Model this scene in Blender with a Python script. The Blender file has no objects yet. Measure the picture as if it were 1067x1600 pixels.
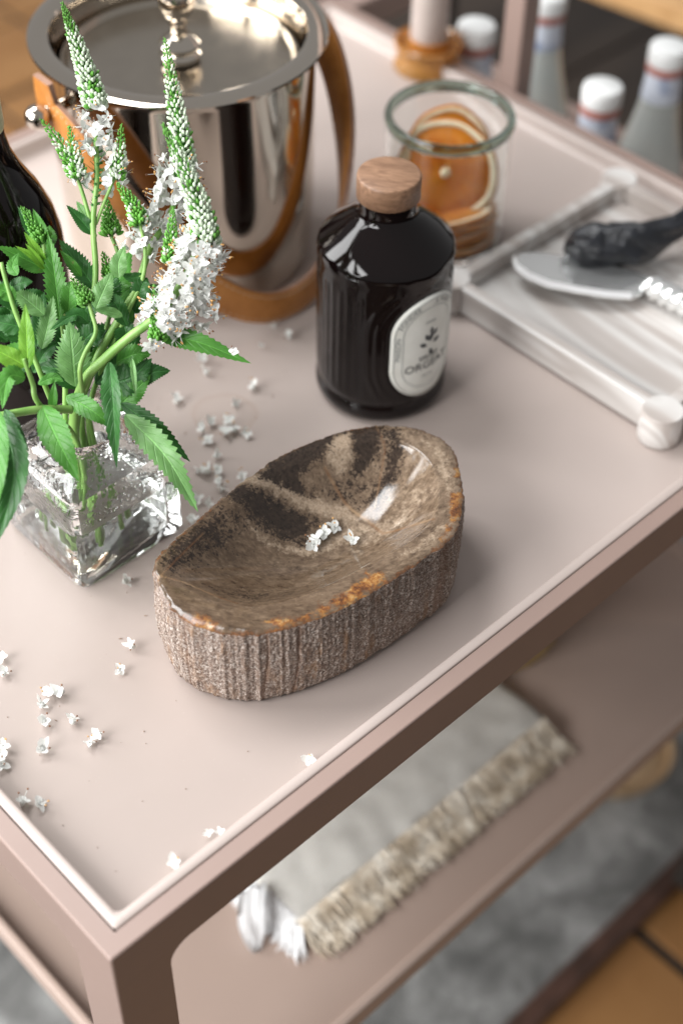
import bpy, bmesh, math, random
import numpy as np
from mathutils import Vector, Matrix, noise
random.seed(7)
PI = math.pi
S = bpy.context.scene
COL = S.collection

# ------------------------------------------------------------------ camera
CAM_R = [[0.72442, -0.68915, 0.01712], [0.48699, 0.52917, 0.69486], [0.48792, 0.49503, -0.71895]]   # right, up, forward
CAM_C = Vector((-0.15787, -0.29620, 0.60245))
FPX, PCX, PCY = 2318.4, 533.5, 800.0
cam = bpy.data.cameras.new('camera')
cam_o = bpy.data.objects.new('camera', cam); COL.objects.link(cam_o)
r_, u_, f_ = [Vector(v) for v in CAM_R]
cam_o.matrix_world = Matrix(((r_.x, u_.x, -f_.x, CAM_C.x), (r_.y, u_.y, -f_.y, CAM_C.y), (r_.z, u_.z, -f_.z, CAM_C.z), (0, 0, 0, 1)))
cam.sensor_fit = 'VERTICAL'; cam.sensor_height = 36; cam.sensor_width = 24
cam.lens = FPX / 1600 * 36
cam.clip_start = 0.02; cam.clip_end = 60
cam.dof.use_dof = True; cam.dof.focus_distance = 0.76; cam.dof.aperture_fstop = 3.6; cam.dof.aperture_blades = 0
S.camera = cam_o

# ------------------------------------------------------------------ light
W = bpy.data.worlds.new('World'); S.world = W; W.use_nodes = True
bg = W.node_tree.nodes['Background']; bg.inputs[0].default_value = (0.86, 0.85, 0.85, 1); bg.inputs[1].default_value = 0.39

def lamp(name, loc, target, sx, sy, power, color):
    l = bpy.data.lights.new(name, 'AREA'); l.shape = 'RECTANGLE'; l.size = sx; l.size_y = sy; l.energy = power; l.color = color
    o = bpy.data.objects.new(name, l); COL.objects.link(o); o.location = loc
    o.rotation_euler = (Vector(target) - Vector(loc)).to_track_quat('-Z', 'Y').to_euler()
    return o
# the daylight of two tall windows to the left and a smaller one high up behind them
lamp('window_light', (-0.85, 1.62, 1.00), (0.3, 0.2, 0), 1.05, 1.30, 52, (1.0, 1.0, 1.0))
lamp('window_light', (-1.55, 0.40, 0.98), (0.1, 0.15, -0.1), 1.1, 1.4, 74, (1.0, 1.0, 1.0))
lamp('skylight', (0.15, 1.25, 2.0), (0.3, 0.3, 0), 0.9, 0.8, 34, (0.98, 0.99, 1.0))
S.view_settings.view_transform = 'Standard'; S.view_settings.look = 'None'
S.view_settings.exposure = 0.07; S.view_settings.gamma = 1.0
S.render.engine = 'CYCLES'
S.cycles.use_denoising = True
S.cycles.max_bounces = 16; S.cycles.transmission_bounces = 14; S.cycles.transparent_max_bounces = 12
S.cycles.glossy_bounces = 8; S.cycles.sample_clamp_indirect = 8

# ------------------------------------------------------------------ helpers
def on_plane(px, py, z):
    d = r_ * ((px - PCX) / FPX) - u_ * ((py - PCY) / FPX) + f_
    return CAM_C + d * ((z - CAM_C.z) / d.z)
def at_depth(px, py, dep):
    return CAM_C + (r_ * ((px - PCX) / FPX) - u_ * ((py - PCY) / FPX) + f_) * dep

class Nodes:
    def __init__(s, name):
        s.m = bpy.data.materials.new(name); s.m.use_nodes = True
        s.t = s.m.node_tree; s.n = s.t.nodes; s.bsdf = s.n['Principled BSDF']; s.out = s.n['Material Output']
    def new(s, t, **kw):
        n = s.n.new(t)
        for k, v in kw.items(): setattr(n, k, v)
        return n
    def link(s, a, b): s.t.links.new(a, b)
    def coord(s, kind='Object', scale=(1, 1, 1)):
        c = s.new('ShaderNodeTexCoord'); m = s.new('ShaderNodeMapping'); m.inputs['Scale'].default_value = scale
        s.link(c.outputs[kind], m.inputs[0]); return m.outputs[0]
    def noise(s, vec, scale, detail=4, rough=0.55, dist=0.0):
        n = s.new('ShaderNodeTexNoise'); n.inputs['Scale'].default_value = scale; n.inputs['Detail'].default_value = detail
        n.inputs['Roughness'].default_value = rough; n.inputs['Distortion'].default_value = dist
        if vec is not None: s.link(vec, n.inputs['Vector'])
        return n.outputs['Fac']
    def ramp(s, fac, stops, interp='LINEAR'):
        r = s.new('ShaderNodeValToRGB'); r.color_ramp.interpolation = interp; e = r.color_ramp.elements
        while len(e) < len(stops): e.new(0.5)
        for k, (p, c) in enumerate(stops):
            e[k].position = p; e[k].color = (*c, 1) if len(c) == 3 else c
        s.link(fac, r.inputs[0]); return r.outputs[0]
    def mix(s, fac, a, b, mode='MIX'):
        m = s.new('ShaderNodeMix', data_type='RGBA', blend_type=mode)
        for sock, v in ((m.inputs[0], fac), (m.inputs[6], a), (m.inputs[7], b)):
            if isinstance(v, (int, float)): sock.default_value = v
            elif isinstance(v, tuple): sock.default_value = (*v, 1)
            else: s.link(v, sock)
        return m.outputs[2]
    def math(s, op, a, b=0.0, c=None, clamp=False):
        m = s.new('ShaderNodeMath', operation=op); m.use_clamp = clamp
        for i, v in enumerate((a, b, c)):
            if v is None: continue
            if isinstance(v, (int, float)): m.inputs[i].default_value = v
            else: s.link(v, m.inputs[i])
        return m.outputs[0]
    def bump(s, h, strength=0.3, dist=0.001, prev=None):
        b = s.new('ShaderNodeBump'); b.inputs['Strength'].default_value = strength; b.inputs['Distance'].default_value = dist
        s.link(h, b.inputs['Height'])
        if prev is not None: s.link(prev, b.inputs['Normal'])
        return b.outputs[0]
    def attr(s, name, out='Fac'):
        a = s.new('ShaderNodeAttribute'); a.attribute_name = name; return a.outputs[out]
    def set(s, **kw):
        for k, v in kw.items():
            i = s.bsdf.inputs[{'color': 'Base Color', 'rough': 'Roughness', 'metal': 'Metallic', 'ior': 'IOR', 'trans': 'Transmission Weight', 'coat': 'Coat Weight',
                               'coat_rough': 'Coat Roughness', 'normal': 'Normal', 'spec': 'Specular IOR Level', 'sheen': 'Sheen Weight', 'sub': 'Subsurface Weight', 'alpha': 'Alpha'}[k]]
            if isinstance(v, tuple): i.default_value = (*v, 1)
            elif isinstance(v, (int, float)): i.default_value = v
            else: s.link(v, i)
        return s

def paint(name, col, rough=0.4, var=0.06, fine=0.15, spec=0.5):
    N = Nodes(name); v = N.coord()
    a = N.noise(v, 9, 5); b = N.noise(v, 2200, 2)
    lo = tuple(c * (1 - var) for c in col); hi = tuple(min(1, c * (1 + var)) for c in col)
    N.set(color=N.ramp(a, [(0.3, lo), (0.7, hi)]), rough=N.math('MULTIPLY_ADD', N.noise(v, 30, 4), 0.12, rough - 0.06),
          normal=N.bump(b, fine, 0.0002), spec=spec)
    return N.m
def glass(name, col=(1, 1, 1), ior=1.47, rough=0.0, bump=None):
    N = Nodes(name); N.set(color=col, trans=1.0, ior=ior, rough=rough)
    if bump:
        v = N.coord(); h = N.noise(v, bump[0], 3, 0.5, bump[3] if len(bump) > 3 else 0.0)
        N.set(normal=N.bump(h, bump[1], bump[2]))
    return N.m

def link_mesh(name, me, mats, parent=None, smooth=True):
    o = bpy.data.objects.new(name, me); COL.objects.link(o)
    for m in (mats if isinstance(mats, (list, tuple)) else [mats]): me.materials.append(m)
    if smooth and len(me.polygons): me.polygons.foreach_set('use_smooth', [True] * len(me.polygons))
    if parent: o.parent = parent
    return o
def from_data(name, V, F, mats, parent=None, smooth=True, mi=None):
    me = bpy.data.meshes.new(name); me.from_pydata([tuple(v) for v in V], [], F); me.update()
    o = link_mesh(name, me, mats, parent, smooth)
    if mi is not None: me.polygons.foreach_set('material_index', mi)
    return o
def from_bm(name, bm, mats, parent=None, smooth=False):
    bmesh.ops.recalc_face_normals(bm, faces=bm.faces)
    me = bpy.data.meshes.new(name); bm.to_mesh(me); bm.free(); return link_mesh(name, me, mats, parent, smooth)
def tag(o, label=None, cat=None, group=None, kind=None):
    for k, v in (('label', label), ('category', cat), ('group', group), ('kind', kind)):
        if v: o[k] = v
    return o
def thing(name, label, cat, loc=(0, 0, 0), rz=0, group=None):
    o = bpy.data.objects.new(name, None); COL.objects.link(o); o.empty_display_size = 0.02
    o.location = loc; o.rotation_euler = (0, 0, rz); return tag(o, label, cat, group)
def bm_box(bm, lo, hi, bev=0.0, seg=2):
    r = bmesh.ops.create_cube(bm, size=1)
    c = [(a + b) / 2 for a, b in zip(lo, hi)]; d = [b - a for a, b in zip(lo, hi)]
    for v in r['verts']: v.co = Vector((c[i] + v.co[i] * d[i] for i in range(3)))
    if bev:
        es = list({e for v in r['verts'] for e in v.link_edges})
        bmesh.ops.bevel(bm, geom=es, offset=bev, segments=seg, profile=0.5, affect='EDGES')
def box(name, lo, hi, mat, parent=None, bev=0.0, seg=2):
    bm = bmesh.new(); bm_box(bm, lo, hi, bev, seg); return from_bm(name, bm, mat, parent, False)
def lathe_data(prof, n=48, close=False):
    V, F = [], []; m = len(prof)
    for r, z in prof:
        for k in range(n):
            a = 2 * PI * k / n; V.append((r * math.cos(a), r * math.sin(a), z))
    for i in range(m - 1 if not close else m):
        j = (i + 1) % m
        for k in range(n):
            l = (k + 1) % n; F.append((i * n + k, i * n + l, j * n + l, j * n + k))
    if not close:
        if prof[0][0] > 1e-6: F.append(tuple(range(n))[::-1])
        if prof[-1][0] > 1e-6: F.append(tuple((m - 1) * n + k for k in range(n)))
    return V, F
def lathe(name, prof, mat, parent=None, n=48, smooth=True, close=False, angle=38):
    V, F = lathe_data([(max(r, 1e-5), z) for r, z in prof], n, close)
    bm = bmesh.new(); vs = [bm.verts.new(v) for v in V]
    for f in F: bm.faces.new([vs[i] for i in f])
    bmesh.ops.remove_doubles(bm, verts=bm.verts, dist=3e-5)
    o = from_bm(name, bm, mat, parent, smooth)
    if angle: smooth_angle(o, angle)
    return o
def smooth_angle(o, deg=35):
    me = o.data; me.polygons.foreach_set('use_smooth', [True] * len(me.polygons))
    bm = bmesh.new(); bm.from_mesh(me)
    for e in bm.edges:
        if len(e.link_faces) == 2 and e.calc_face_angle(0) > math.radians(deg): e.smooth = False
    bm.to_mesh(me); bm.free()
def catmull(pts, n):
    P = [Vector(p) for p in pts]; P = [P[0] * 2 - P[1]] + P + [P[-1] * 2 - P[-2]]
    out = []; m = len(P) - 3
    for k in range(n + 1):
        t = k / n * m; i = min(int(t), m - 1); t -= i
        a, b, c, d = P[i:i + 4]
        out.append(0.5 * ((2 * b) + (c - a) * t + (2 * a - 5 * b + 4 * c - d) * t * t + (3 * b - a - 3 * c + d) * t ** 3))
    return out
def tube_data(path, rad, n=8, cap=True):
    V, F = [], []; prev = None; m = len(path)
    for i, p in enumerate(path):
        t = (path[min(i + 1, m - 1)] - path[max(i - 1, 0)]).normalized()
        if prev is None: a = t.orthogonal().normalized()
        else: a = (prev - t * prev.dot(t)).normalized()
        prev = a; b = t.cross(a); r = rad[i] if isinstance(rad, (list, tuple)) else rad
        for k in range(n):
            th = 2 * PI * k / n; V.append(p + (a * math.cos(th) + b * math.sin(th)) * r)
    for i in range(m - 1):
        for k in range(n):
            l = (k + 1) % n; F.append((i * n + k, i * n + l, (i + 1) * n + l, (i + 1) * n + k))
    if cap: F.append(tuple(range(n))[::-1]); F.append(tuple((m - 1) * n + k for k in range(n)))
    return V, F
def tube(name, path, rad, mat, parent=None, n=8):
    V, F = tube_data([Vector(p) for p in path], rad, n); return from_data(name, V, F, mat, parent)

# ------------------------------------------------------------------ materials
ZT = -0.012                                      # height of the tray's floor; z = 0 is the top of its lip
N = Nodes('beige_lacquer'); v = N.coord()
sm = N.noise(v, 11, 6, 0.65, 1.5); dust = N.noise(v, 900, 2); c = N.ramp(N.noise(v, 5, 5, 0.6), [(0.3, (0.405, 0.340, 0.308)), (0.7, (0.430, 0.362, 0.330))])
rp = on_plane(352, 648, -0.012); vm = N.new('ShaderNodeVectorMath', operation='DISTANCE'); N.link(v, vm.inputs[0]); vm.inputs[1].default_value = (rp.x, rp.y, rp.z)
rd = N.math('ADD', vm.outputs['Value'], N.math('MULTIPLY_ADD', N.noise(v, 40, 3), 0.006, -0.003)); stain = N.ramp(N.math('MULTIPLY', rd, 20.0), [(0.30, (0.12, 0.12, 0.12)), (0.385, (0.5, 0.5, 0.5)), (0.41, (0, 0, 0))])
c = N.mix(N.math('MULTIPLY', stain, 0.55), c, (0.33, 0.235, 0.17))
c = N.mix(N.ramp(dust, [(0.70, (0, 0, 0)), (0.78, (0.22, 0.22, 0.22))]), c, (0.62, 0.58, 0.54))
vsc = N.coord('Object', (1, 26, 1)); sc_ = N.ramp(N.noise(vsc, 16, 5, 0.7), [(0.66, (0, 0, 0)), (0.72, (1, 1, 1))])
N.set(color=c, rough=N.math('ADD', N.math('MULTIPLY_ADD', sm, 0.30, 0.20), N.math('MULTIPLY', sc_, 0.05)), normal=N.bump(N.noise(v, 1800, 2), 0.05, 0.0002, N.bump(N.noise(v, 6, 3), 0.04, 0.01))); M_TRAY = N.m
M_FRAME = paint('mauve_lacquer', (0.262, 0.186, 0.158), 0.42, 0.04, 0.15)
M_METAL = Nodes('polished_nickel').set(color=(0.60, 0.545, 0.475), metal=1.0, rough=0.035).m
N = Nodes('brushed_nickel'); v = N.coord(scale=(6, 6, 6)); N.set(color=(0.44, 0.395, 0.335), metal=1.0, rough=N.math('MULTIPLY_ADD', N.noise(v, 12, 5), 0.16, 0.14)); M_BRUSH = N.m
M_STEEL = Nodes('steel').set(color=(0.88, 0.89, 0.88), metal=0.85, rough=0.22).m

# ------------------------------------------------------------------ setting: floor, tiles, rug
ZF = -0.74
N = Nodes('dark_grout'); v = N.coord(); N.set(color=N.ramp(N.noise(v, 14, 4), [(0.3, (0.02, 0.016, 0.013)), (0.7, (0.05, 0.04, 0.032))]), rough=0.9); M_GROUT = N.m
floor = box('floor', (-6, -6, ZF - 0.06), (9, 9, ZF - 0.006), M_GROUT); tag(floor, kind='structure')
N = Nodes('terracotta'); oi = N.new('ShaderNodeObjectInfo'); v = N.coord()
c1 = N.ramp(N.noise(v, 7, 6, 0.6), [(0.3, (0.25, 0.115, 0.036)), (0.7, (0.38, 0.20, 0.075))])
N.set(color=N.mix(N.math('MULTIPLY', oi.outputs['Random'], 0.5), c1, (0.30, 0.14, 0.045)), rough=0.42, normal=N.bump(N.noise(v, 120, 4), 0.25, 0.001)); M_TILE = N.m
bm = bmesh.new(); bm_box(bm, (-0.096, -0.096, -0.012), (0.096, 0.096, 0.0), 0.003, 2)
bmesh.ops.recalc_face_normals(bm, faces=bm.faces); tile_me = bpy.data.meshes.new('tile'); bm.to_mesh(tile_me); bm.free(); tile_me.materials.append(M_TILE)
for i in range(0, 16):
    for j in range(0, 18):
        x, y = 0.155 + 0.205 * i - 0.3, -0.62 + 0.205 * j
        if x + 0.1 < 0.66 and 0.12 < y < 0.9: continue
        o = bpy.data.objects.new('tile', tile_me); COL.objects.link(o); o.parent = floor
        o.location = (x, y, ZF + random.uniform(-0.0015, 0.0015)); o.rotation_euler = (random.uniform(-.004, .004), random.uniform(-.004, .004), random.uniform(-.006, .006))

N = Nodes('grey_rug'); v = N.coord()
rn = N.math('ADD', N.math('MULTIPLY', N.noise(v, 16, 5, 0.65, 0.6), 0.75), N.math('MULTIPLY', N.noise(v, 400, 3, 0.6), 0.25))
N.set(color=N.ramp(rn, [(0.36, (0.10, 0.10, 0.095)), (0.5, (0.24, 0.24, 0.23)), (0.64, (0.50, 0.50, 0.49))]), rough=0.95, sheen=0.2,
      normal=N.bump(N.noise(v, 700, 4), 0.9, 0.004)); M_RUG = N.m
rug = thing('rug', 'mottled grey rug with brown leather edging lying on the floor under the cart', 'rug', (0, 0.011, ZF))
bm = bmesh.new(); bmesh.ops.create_grid(bm, x_segments=90, y_segments=70, size=0.5)
for q in bm.verts:
    q.co.x = -0.26 + (q.co.x + .5) * 1.42; q.co.y = 0.022 + (q.co.y + .5) * 0.98
    q.co.z = 0.012 + 0.002 * noise.noise(q.co * 40)
o = from_bm('pile', bm, M_RUG, rug, True)
N = Nodes('brown_leather_edge'); v = N.coord(); N.set(color=N.ramp(N.noise(v, 40, 4), [(0.3, (0.05, 0.026, 0.018)), (0.7, (0.10, 0.05, 0.035))]), rough=0.5, normal=N.bump(N.noise(v, 300, 3), 0.3, 0.001)); M_EDGE = N.m
for lo, hi in (((-0.28, 0.0, 0.002), (1.18, 0.0215, 0.016)), ((-0.28, 1.003, 0.002), (1.18, 1.022, 0.016)), ((-0.28, 0.0215, 0.002), (-0.261, 1.0025, 0.016)), ((1.161, 0.0215, 0.002), (1.18, 1.0025, 0.016))):
    box('edging', lo, hi, M_EDGE, rug, 0.004)

# pale wooden bowl standing on the rug beneath the shelf
N = Nodes('pale_wood'); v = N.coord(scale=(1, 1, 8)); N.set(color=N.ramp(N.noise(v, 9, 5, 0.6, 0.5), [(0.3, (0.40, 0.26, 0.14)), (0.7, (0.56, 0.40, 0.24))]), rough=0.55); M_PALE = N.m
p = on_plane(985, 1200, -0.66)
wb = thing('wooden_bowl', 'pale turned wood bowl on the rug, half hidden below the lower shelf', 'bowl', (p.x + 0.022, p.y + 0.030, ZF + 0.012))
lathe('bowl_body', [(0.0, 0), (0.03, 0), (0.034, 0.006), (0.048, 0.03), (0.056, 0.055), (0.057, 0.058), (0.054, 0.058), (0.045, 0.032), (0.03, 0.014), (0.0, 0.012)], M_PALE, wb, 40)
lathe('bowl_filling', [(0.0, 0.058), (0.02, 0.057), (0.04, 0.050), (0.052, 0.046), (0.045, 0.035), (0.0, 0.035)], M_PALE, wb, 32)

# ------------------------------------------------------------------ serving cart
L, Wd, w, T = 0.6546, 0.5574, 0.0106, 0.0303
cart = thing('serving_cart', 'mauve and beige lacquered serving cart with two trays and a bottle rack', 'serving cart', (L / 2, Wd / 2, ZF))
def cart_part(name, bm, mat, smooth=False):
    o = from_bm(name, bm, mat, cart, smooth); o.matrix_parent_inverse = Matrix.Translation((-L / 2, -Wd / 2, -ZF)); return o
def prism(bm, poly, axis, a, b, sel=None, bev=0.0012):
    """polygon in (u, z) pushed along an axis; 'y': u = x, 'x': u = y"""
    mk = (lambda u, z, t: (u, t, z)) if axis == 'y' else (lambda u, z, t: (t, u, z))
    A = [bm.verts.new(mk(u, z, a)) for u, z in poly]; B = [bm.verts.new(mk(u, z, b)) for u, z in poly]
    n = len(poly); bm.faces.new(A); bm.faces.new(B[::-1])
    for i in range(n): bm.faces.new((A[i], B[i], B[(i + 1) % n], A[(i + 1) % n]))
    bmesh.ops.recalc_face_normals(bm, faces=bm.faces)
    if sel:
        es = [e for e in bm.edges if sel((e.verts[0].co + e.verts[1].co) / 2)]
        if es: bmesh.ops.bevel(bm, geom=es, offset=bev, segments=3, profile=0.5, affect='EDGES')
def rail_poly(a, b, top, bot, legw, fr, outer):
    """rail outline along u from a to b with rounded fillets down to the legs at both ends"""
    P = [(a, top), (a, bot)]
    ia, ib = a + legw, b - legw
    P += [(ia, bot)] if fr == 0 else []
    if fr:
        P += [(ia, bot - fr)] + [(ia + fr - fr * math.cos(t), bot - fr + fr * math.sin(t)) for t in [PI / 2 * k / 6 for k in range(1, 7)]]
        P += [(ib - fr + fr * math.cos(t), bot - fr + fr * math.sin(t)) for t in [PI / 2 * k / 6 for k in range(6, 0, -1)]] + [(ib, bot - fr)]
        P.insert(2, (ia, bot)); P.append((ib, bot))
    P += [(b, bot), (b, top)]
    return P
FR = 0.012
for ya, yb, out in ((-w, -0.0009, -1), (Wd + 0.0009, Wd + w, 1)):
    bm = bmesh.new(); prism(bm, rail_poly(-w, L + w, 0, -T, T, FR, out), 'y', ya, yb, lambda c, y=(ya if out < 0 else yb): (abs(c.z) < 1e-5 and abs(c.y - y) < 1e-5) or (abs(c.y - y) < 1e-5 and abs(c.x + w) < 1e-5) or (abs(c.z) < 1e-5 and abs(c.x + w) < 1e-5))
    cart_part('side_rail', bm, M_FRAME)
for xa, xb, x0 in ((-w, -0.0009, -w), (L + 0.0009, L + w, L + w)):
    bm = bmesh.new(); prism(bm, rail_poly(-0.0009, Wd + 0.0009, 0, -T, T - w + .0009, FR, 0), 'x', xa, xb, lambda c, x=x0: abs(c.z) < 1e-5 and abs(c.x - x) < 1e-5)
    cart_part('end_rail', bm, M_FRAME)
for x in (-w, L + w - T):
    for y in (-w, Wd + w - T):
        bm = bmesh.new(); bm_box(bm, (x, y, ZF + 0.08), (x + T, y + T, -T - 0.0001), 0)
        xo, yo = (x if x < 0 else x + T), (y if y < 0 else y + T)
        es = [e for e in bm.edges if abs(e.verts[0].co.z - e.verts[1].co.z) > 0.1 and abs(e.verts[0].co.x - xo) < 1e-5 and abs(e.verts[0].co.y - yo) < 1e-5]
        bmesh.ops.bevel(bm, geom=es, offset=0.0012, segments=3, profile=0.5, affect='EDGES')
        cart_part('leg', bm, M_FRAME)
        bm = bmesh.new(); r = bmesh.ops.create_cone(bm, segments=28, radius1=0.029, radius2=0.029, depth=0.022, cap_ends=True, matrix=Matrix.Translation((x + T / 2, y + T / 2, ZF + 0.0405)) @ Matrix.Rotation(PI / 2, 4, 'X'))
        bm_box(bm, (x + 0.004, y + 0.001, ZF + 0.045), (x + T - 0.004, y + 0.0035, ZF + 0.0798)); bm_box(bm, (x + 0.004, y + T - 0.0035, ZF + 0.045), (x + T - 0.004, y + T - 0.001, ZF + 0.0798))
        cart_part('caster', bm, M_GROUT)
def ring_rect(x0, y0, x1, y1, d, rad, seg=6):
    x0 += d; y0 += d; x1 -= d; y1 -= d; P = []
    for cx, cy, a0 in ((x1 - rad, y1 - rad, 0), (x0 + rad, y1 - rad, PI / 2), (x0 + rad, y0 + rad, PI), (x1 - rad, y0 + rad, 1.5 * PI)):
        for k in range(seg + 1):
            a = a0 + PI / 2 * k / seg; P.append((cx + rad * math.cos(a), cy + rad * math.sin(a)))
    return P
def tray(name, x0, y0, x1, y1, top, depth, under, mat):
    prof = [(0.012, -under), (0, -under), (0, -0.0011), (0.0003, -0.0004), (0.0010, 0), (0.0045, 0), (0.0054, -0.0003), (0.0060, -0.0012), (0.0064, -depth + 0.0034), (0.0073, -depth + 0.0011), (0.0092, -depth)]
    bm = bmesh.new(); rings = []
    for d, z in prof:
        rings.append([bm.verts.new((x, y, top + z)) for x, y in ring_rect(x0, y0, x1, y1, d, 0.0022 + d * 0.25)])
    for A, B in zip(rings, rings[1:]):
        for k in range(len(A)): bm.faces.new((A[k], A[(k + 1) % len(A)], B[(k + 1) % len(A)], B[k]))
    bm.faces.new(rings[-1]); bm.faces.new(rings[0][::-1])
    bmesh.ops.recalc_face_normals(bm, faces=bm.faces)
    o = cart_part(name, bm, mat); smooth_angle(o, 40); return o
tray('upper_tray', 0, 0, L, Wd, 0, 0.012, 0.017, M_TRAY)
ZS = -0.302
tray('lower_tray', 0.0215, -0.0075, L - 0.0215, Wd + 0.007, ZS + 0.012, 0.012, 0.018, paint('taupe_lacquer', (0.375, 0.285, 0.24), 0.36, 0.035, 0.06))
# bottle rack at the far end: rail loop, shelf and an upright
def cbox(name, lo, hi, mat=M_FRAME, bev=0.0015):
    bm = bmesh.new(); bm_box(bm, lo, hi, bev); return cart_part(name, bm, mat)
ZR = -0.235
cbox('rack_rail', (L + w + 0.0006, Wd - 0.012, -0.030), (0.858, Wd + w, -0.004)); cbox('rack_rail', (L + w + 0.0006, -w, -0.030), (0.858, 0.012, -0.004))
cbox('rack_rail', (0.8585, -w, -0.16), (0.876, Wd + w, -0.135))
cbox('rack_shelf', (L + w + 0.0006, -w, ZR - 0.015), (0.876, Wd + w, ZR))
cbox('upright', (L + w + 0.001, 0.358, -0.2345), (L + w + 0.020, 0.377, 0.30))
cbox('handle', (L + w - 0.001, 0.12, 0.3005), (L + w + 0.028, 0.62, 0.33))

# ------------------------------------------------------------------ petrified wood bowl
def px_poly(pts, z): return np.array([on_plane(x, y, z)[:2] for x, y in pts])
H_B = 0.057; ZB = ZT + H_B
rim_px = [(240, 889), (241, 884), (246, 868), (272, 843), (308, 811), (340, 782), (380, 750), (420, 722), (455, 702), (500, 684), (545, 670), (590, 663), (632, 664), (668, 673), (695, 688), (711, 708), (717, 733), (721, 748), (723, 785), (717, 815), (709, 833), (694, 849), (670, 866), (640, 887), (600, 913), (560, 936), (520, 956), (480, 971), (440, 983), (400, 990), (360, 990), (325, 983), (295, 971), (272, 955), (257, 933), (247, 910), (242, 896)]
rim = px_poly(rim_px, ZB); BC = rim.mean(0)
NA, NR = 420, 110
seg = np.r_[rim, rim[:1]]; cum = np.r_[0, np.cumsum(np.linalg.norm(np.diff(seg, axis=0), axis=1))]
def closed_spline(P, n):
    out = []
    m = len(P); d = np.r_[0, np.cumsum(np.linalg.norm(np.diff(np.r_[P, P[:1]], axis=0), axis=1))]
    for s in np.arange(n) / n * d[-1]:
        i = min(np.searchsorted(d, s, side='right') - 1, m - 1); t = (s - d[i]) / (d[i + 1] - d[i])
        a, b, c, e = P[(i - 1) % m], P[i], P[(i + 1) % m], P[(i + 2) % m]
        out.append(0.5 * (2 * b + (c - a) * t + (2 * a - 5 * b + 4 * c - e) * t * t + (3 * b - a - 3 * c + e) * t ** 3))
    return np.array(out)
edge = closed_spline(rim, NA)
tang = np.roll(edge, -1, 0) - np.roll(edge, 1, 0); tang /= np.linalg.norm(tang, axis=1)[:, None]
nrm = np.stack([tang[:, 1], -tang[:, 0]], 1)
if (nrm * (edge - BC)).sum() < 0: nrm = -nrm
arc = np.arange(NA) / NA
jag = 1.5 * np.array([0.0007 * noise.noise((math.cos(a * 2 * PI) * 16, math.sin(a * 2 * PI) * 16, 3)) + 0.0006 * noise.noise((math.cos(a * 2 * PI) * 40, math.sin(a * 2 * PI) * 40, 9)) for a in arc])
edge = edge + nrm * jag[:, None]
# the hollow: its edge sits inside the rim, wide flat rim at the right end, narrow at the front
cav_px = [(262, 893), (262, 878), (290, 850), (330, 813), (372, 780), (412, 748), (450, 728), (500, 708), (545, 695), (590, 687), (625, 690), (652, 702), (672, 722), (683, 748), (686, 776), (680, 802), (664, 826), (636, 848), (600, 868), (560, 890), (516, 912), (470, 930), (428, 942), (388, 946), (350, 942), (318, 932), (290, 918), (272, 906)]
cav = closed_spline(px_poly(cav_px, ZB), NA)
k0 = np.argmin(np.linalg.norm(cav - edge[0], axis=1)); cav = np.roll(cav, -k0, 0)
V, A_r = [], []
n_rim = 16
for i in range(n_rim + 1):                     # rim band, edge -> hollow
    t = i / n_rim; e = edge * (1 - t) + cav * t
    z = ZB - 0.0012 * (1 - t) ** 8 - 0.0010 * t ** 2
    for k in range(NA): V.append((e[k, 0], e[k, 1], z + 0.0003 * noise.noise((e[k, 0] * 90, e[k, 1] * 90, 0))))
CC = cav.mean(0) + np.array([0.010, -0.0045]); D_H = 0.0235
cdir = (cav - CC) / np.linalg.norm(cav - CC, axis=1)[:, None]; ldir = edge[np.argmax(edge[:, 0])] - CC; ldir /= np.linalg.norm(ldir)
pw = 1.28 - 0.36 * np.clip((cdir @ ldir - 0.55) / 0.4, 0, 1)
for i in range(1, NR):
    s = 1 - i / NR; e = CC + (cav - CC) * s
    z = ZB - 0.0010 - D_H * (1 - s ** 2.3) ** pw
    for k in range(NA): V.append((e[k, 0], e[k, 1], z[k]))
nr = n_rim + NR; F = []
V.append((CC[0], CC[1], ZB - 0.0010 - D_H)); ci = len(V) - 1
for i in range(nr - 1):
    for k in range(NA):
        l = (k + 1) % NA; F.append((i * NA + k, i * NA + l, (i + 1) * NA + l, (i + 1) * NA + k))
for k in range(NA): F.append(((nr - 1) * NA + k, (nr - 1) * NA + (k + 1) % NA, ci))
def poly_sd(P, poly):
    """signed distance, positive inside"""
    d = np.full(len(P), 1e9); ins = np.zeros(len(P), bool); m = len(poly)
    for i in range(m):
        a, b = poly[i], poly[(i + 1) % m]; ab = b - a; t = np.clip(((P - a) @ ab) / (ab @ ab), 0, 1)
        d = np.minimum(d, np.linalg.norm(P - (a + t[:, None] * ab), axis=1))
        c = ((a[1] > P[:, 1]) != (b[1] > P[:, 1])); x = (b[0] - a[0]) * (P[:, 1] - a[1]) / (b[1] - a[1] + 1e-12) + a[0]
        ins ^= c & (P[:, 0] < x)
    return np.where(ins, d, -d)
def line_d(P, line):
    d = np.full(len(P), 1e9)
    for a, b in zip(line, line[1:]):
        ab = b - a; t = np.clip(((P - a) @ ab) / (ab @ ab), 0, 1); d = np.minimum(d, np.linalg.norm(P - (a + t[:, None] * ab), axis=1))
    return d
Va = np.array(V); Vxy = Va[:, :2]
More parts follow.
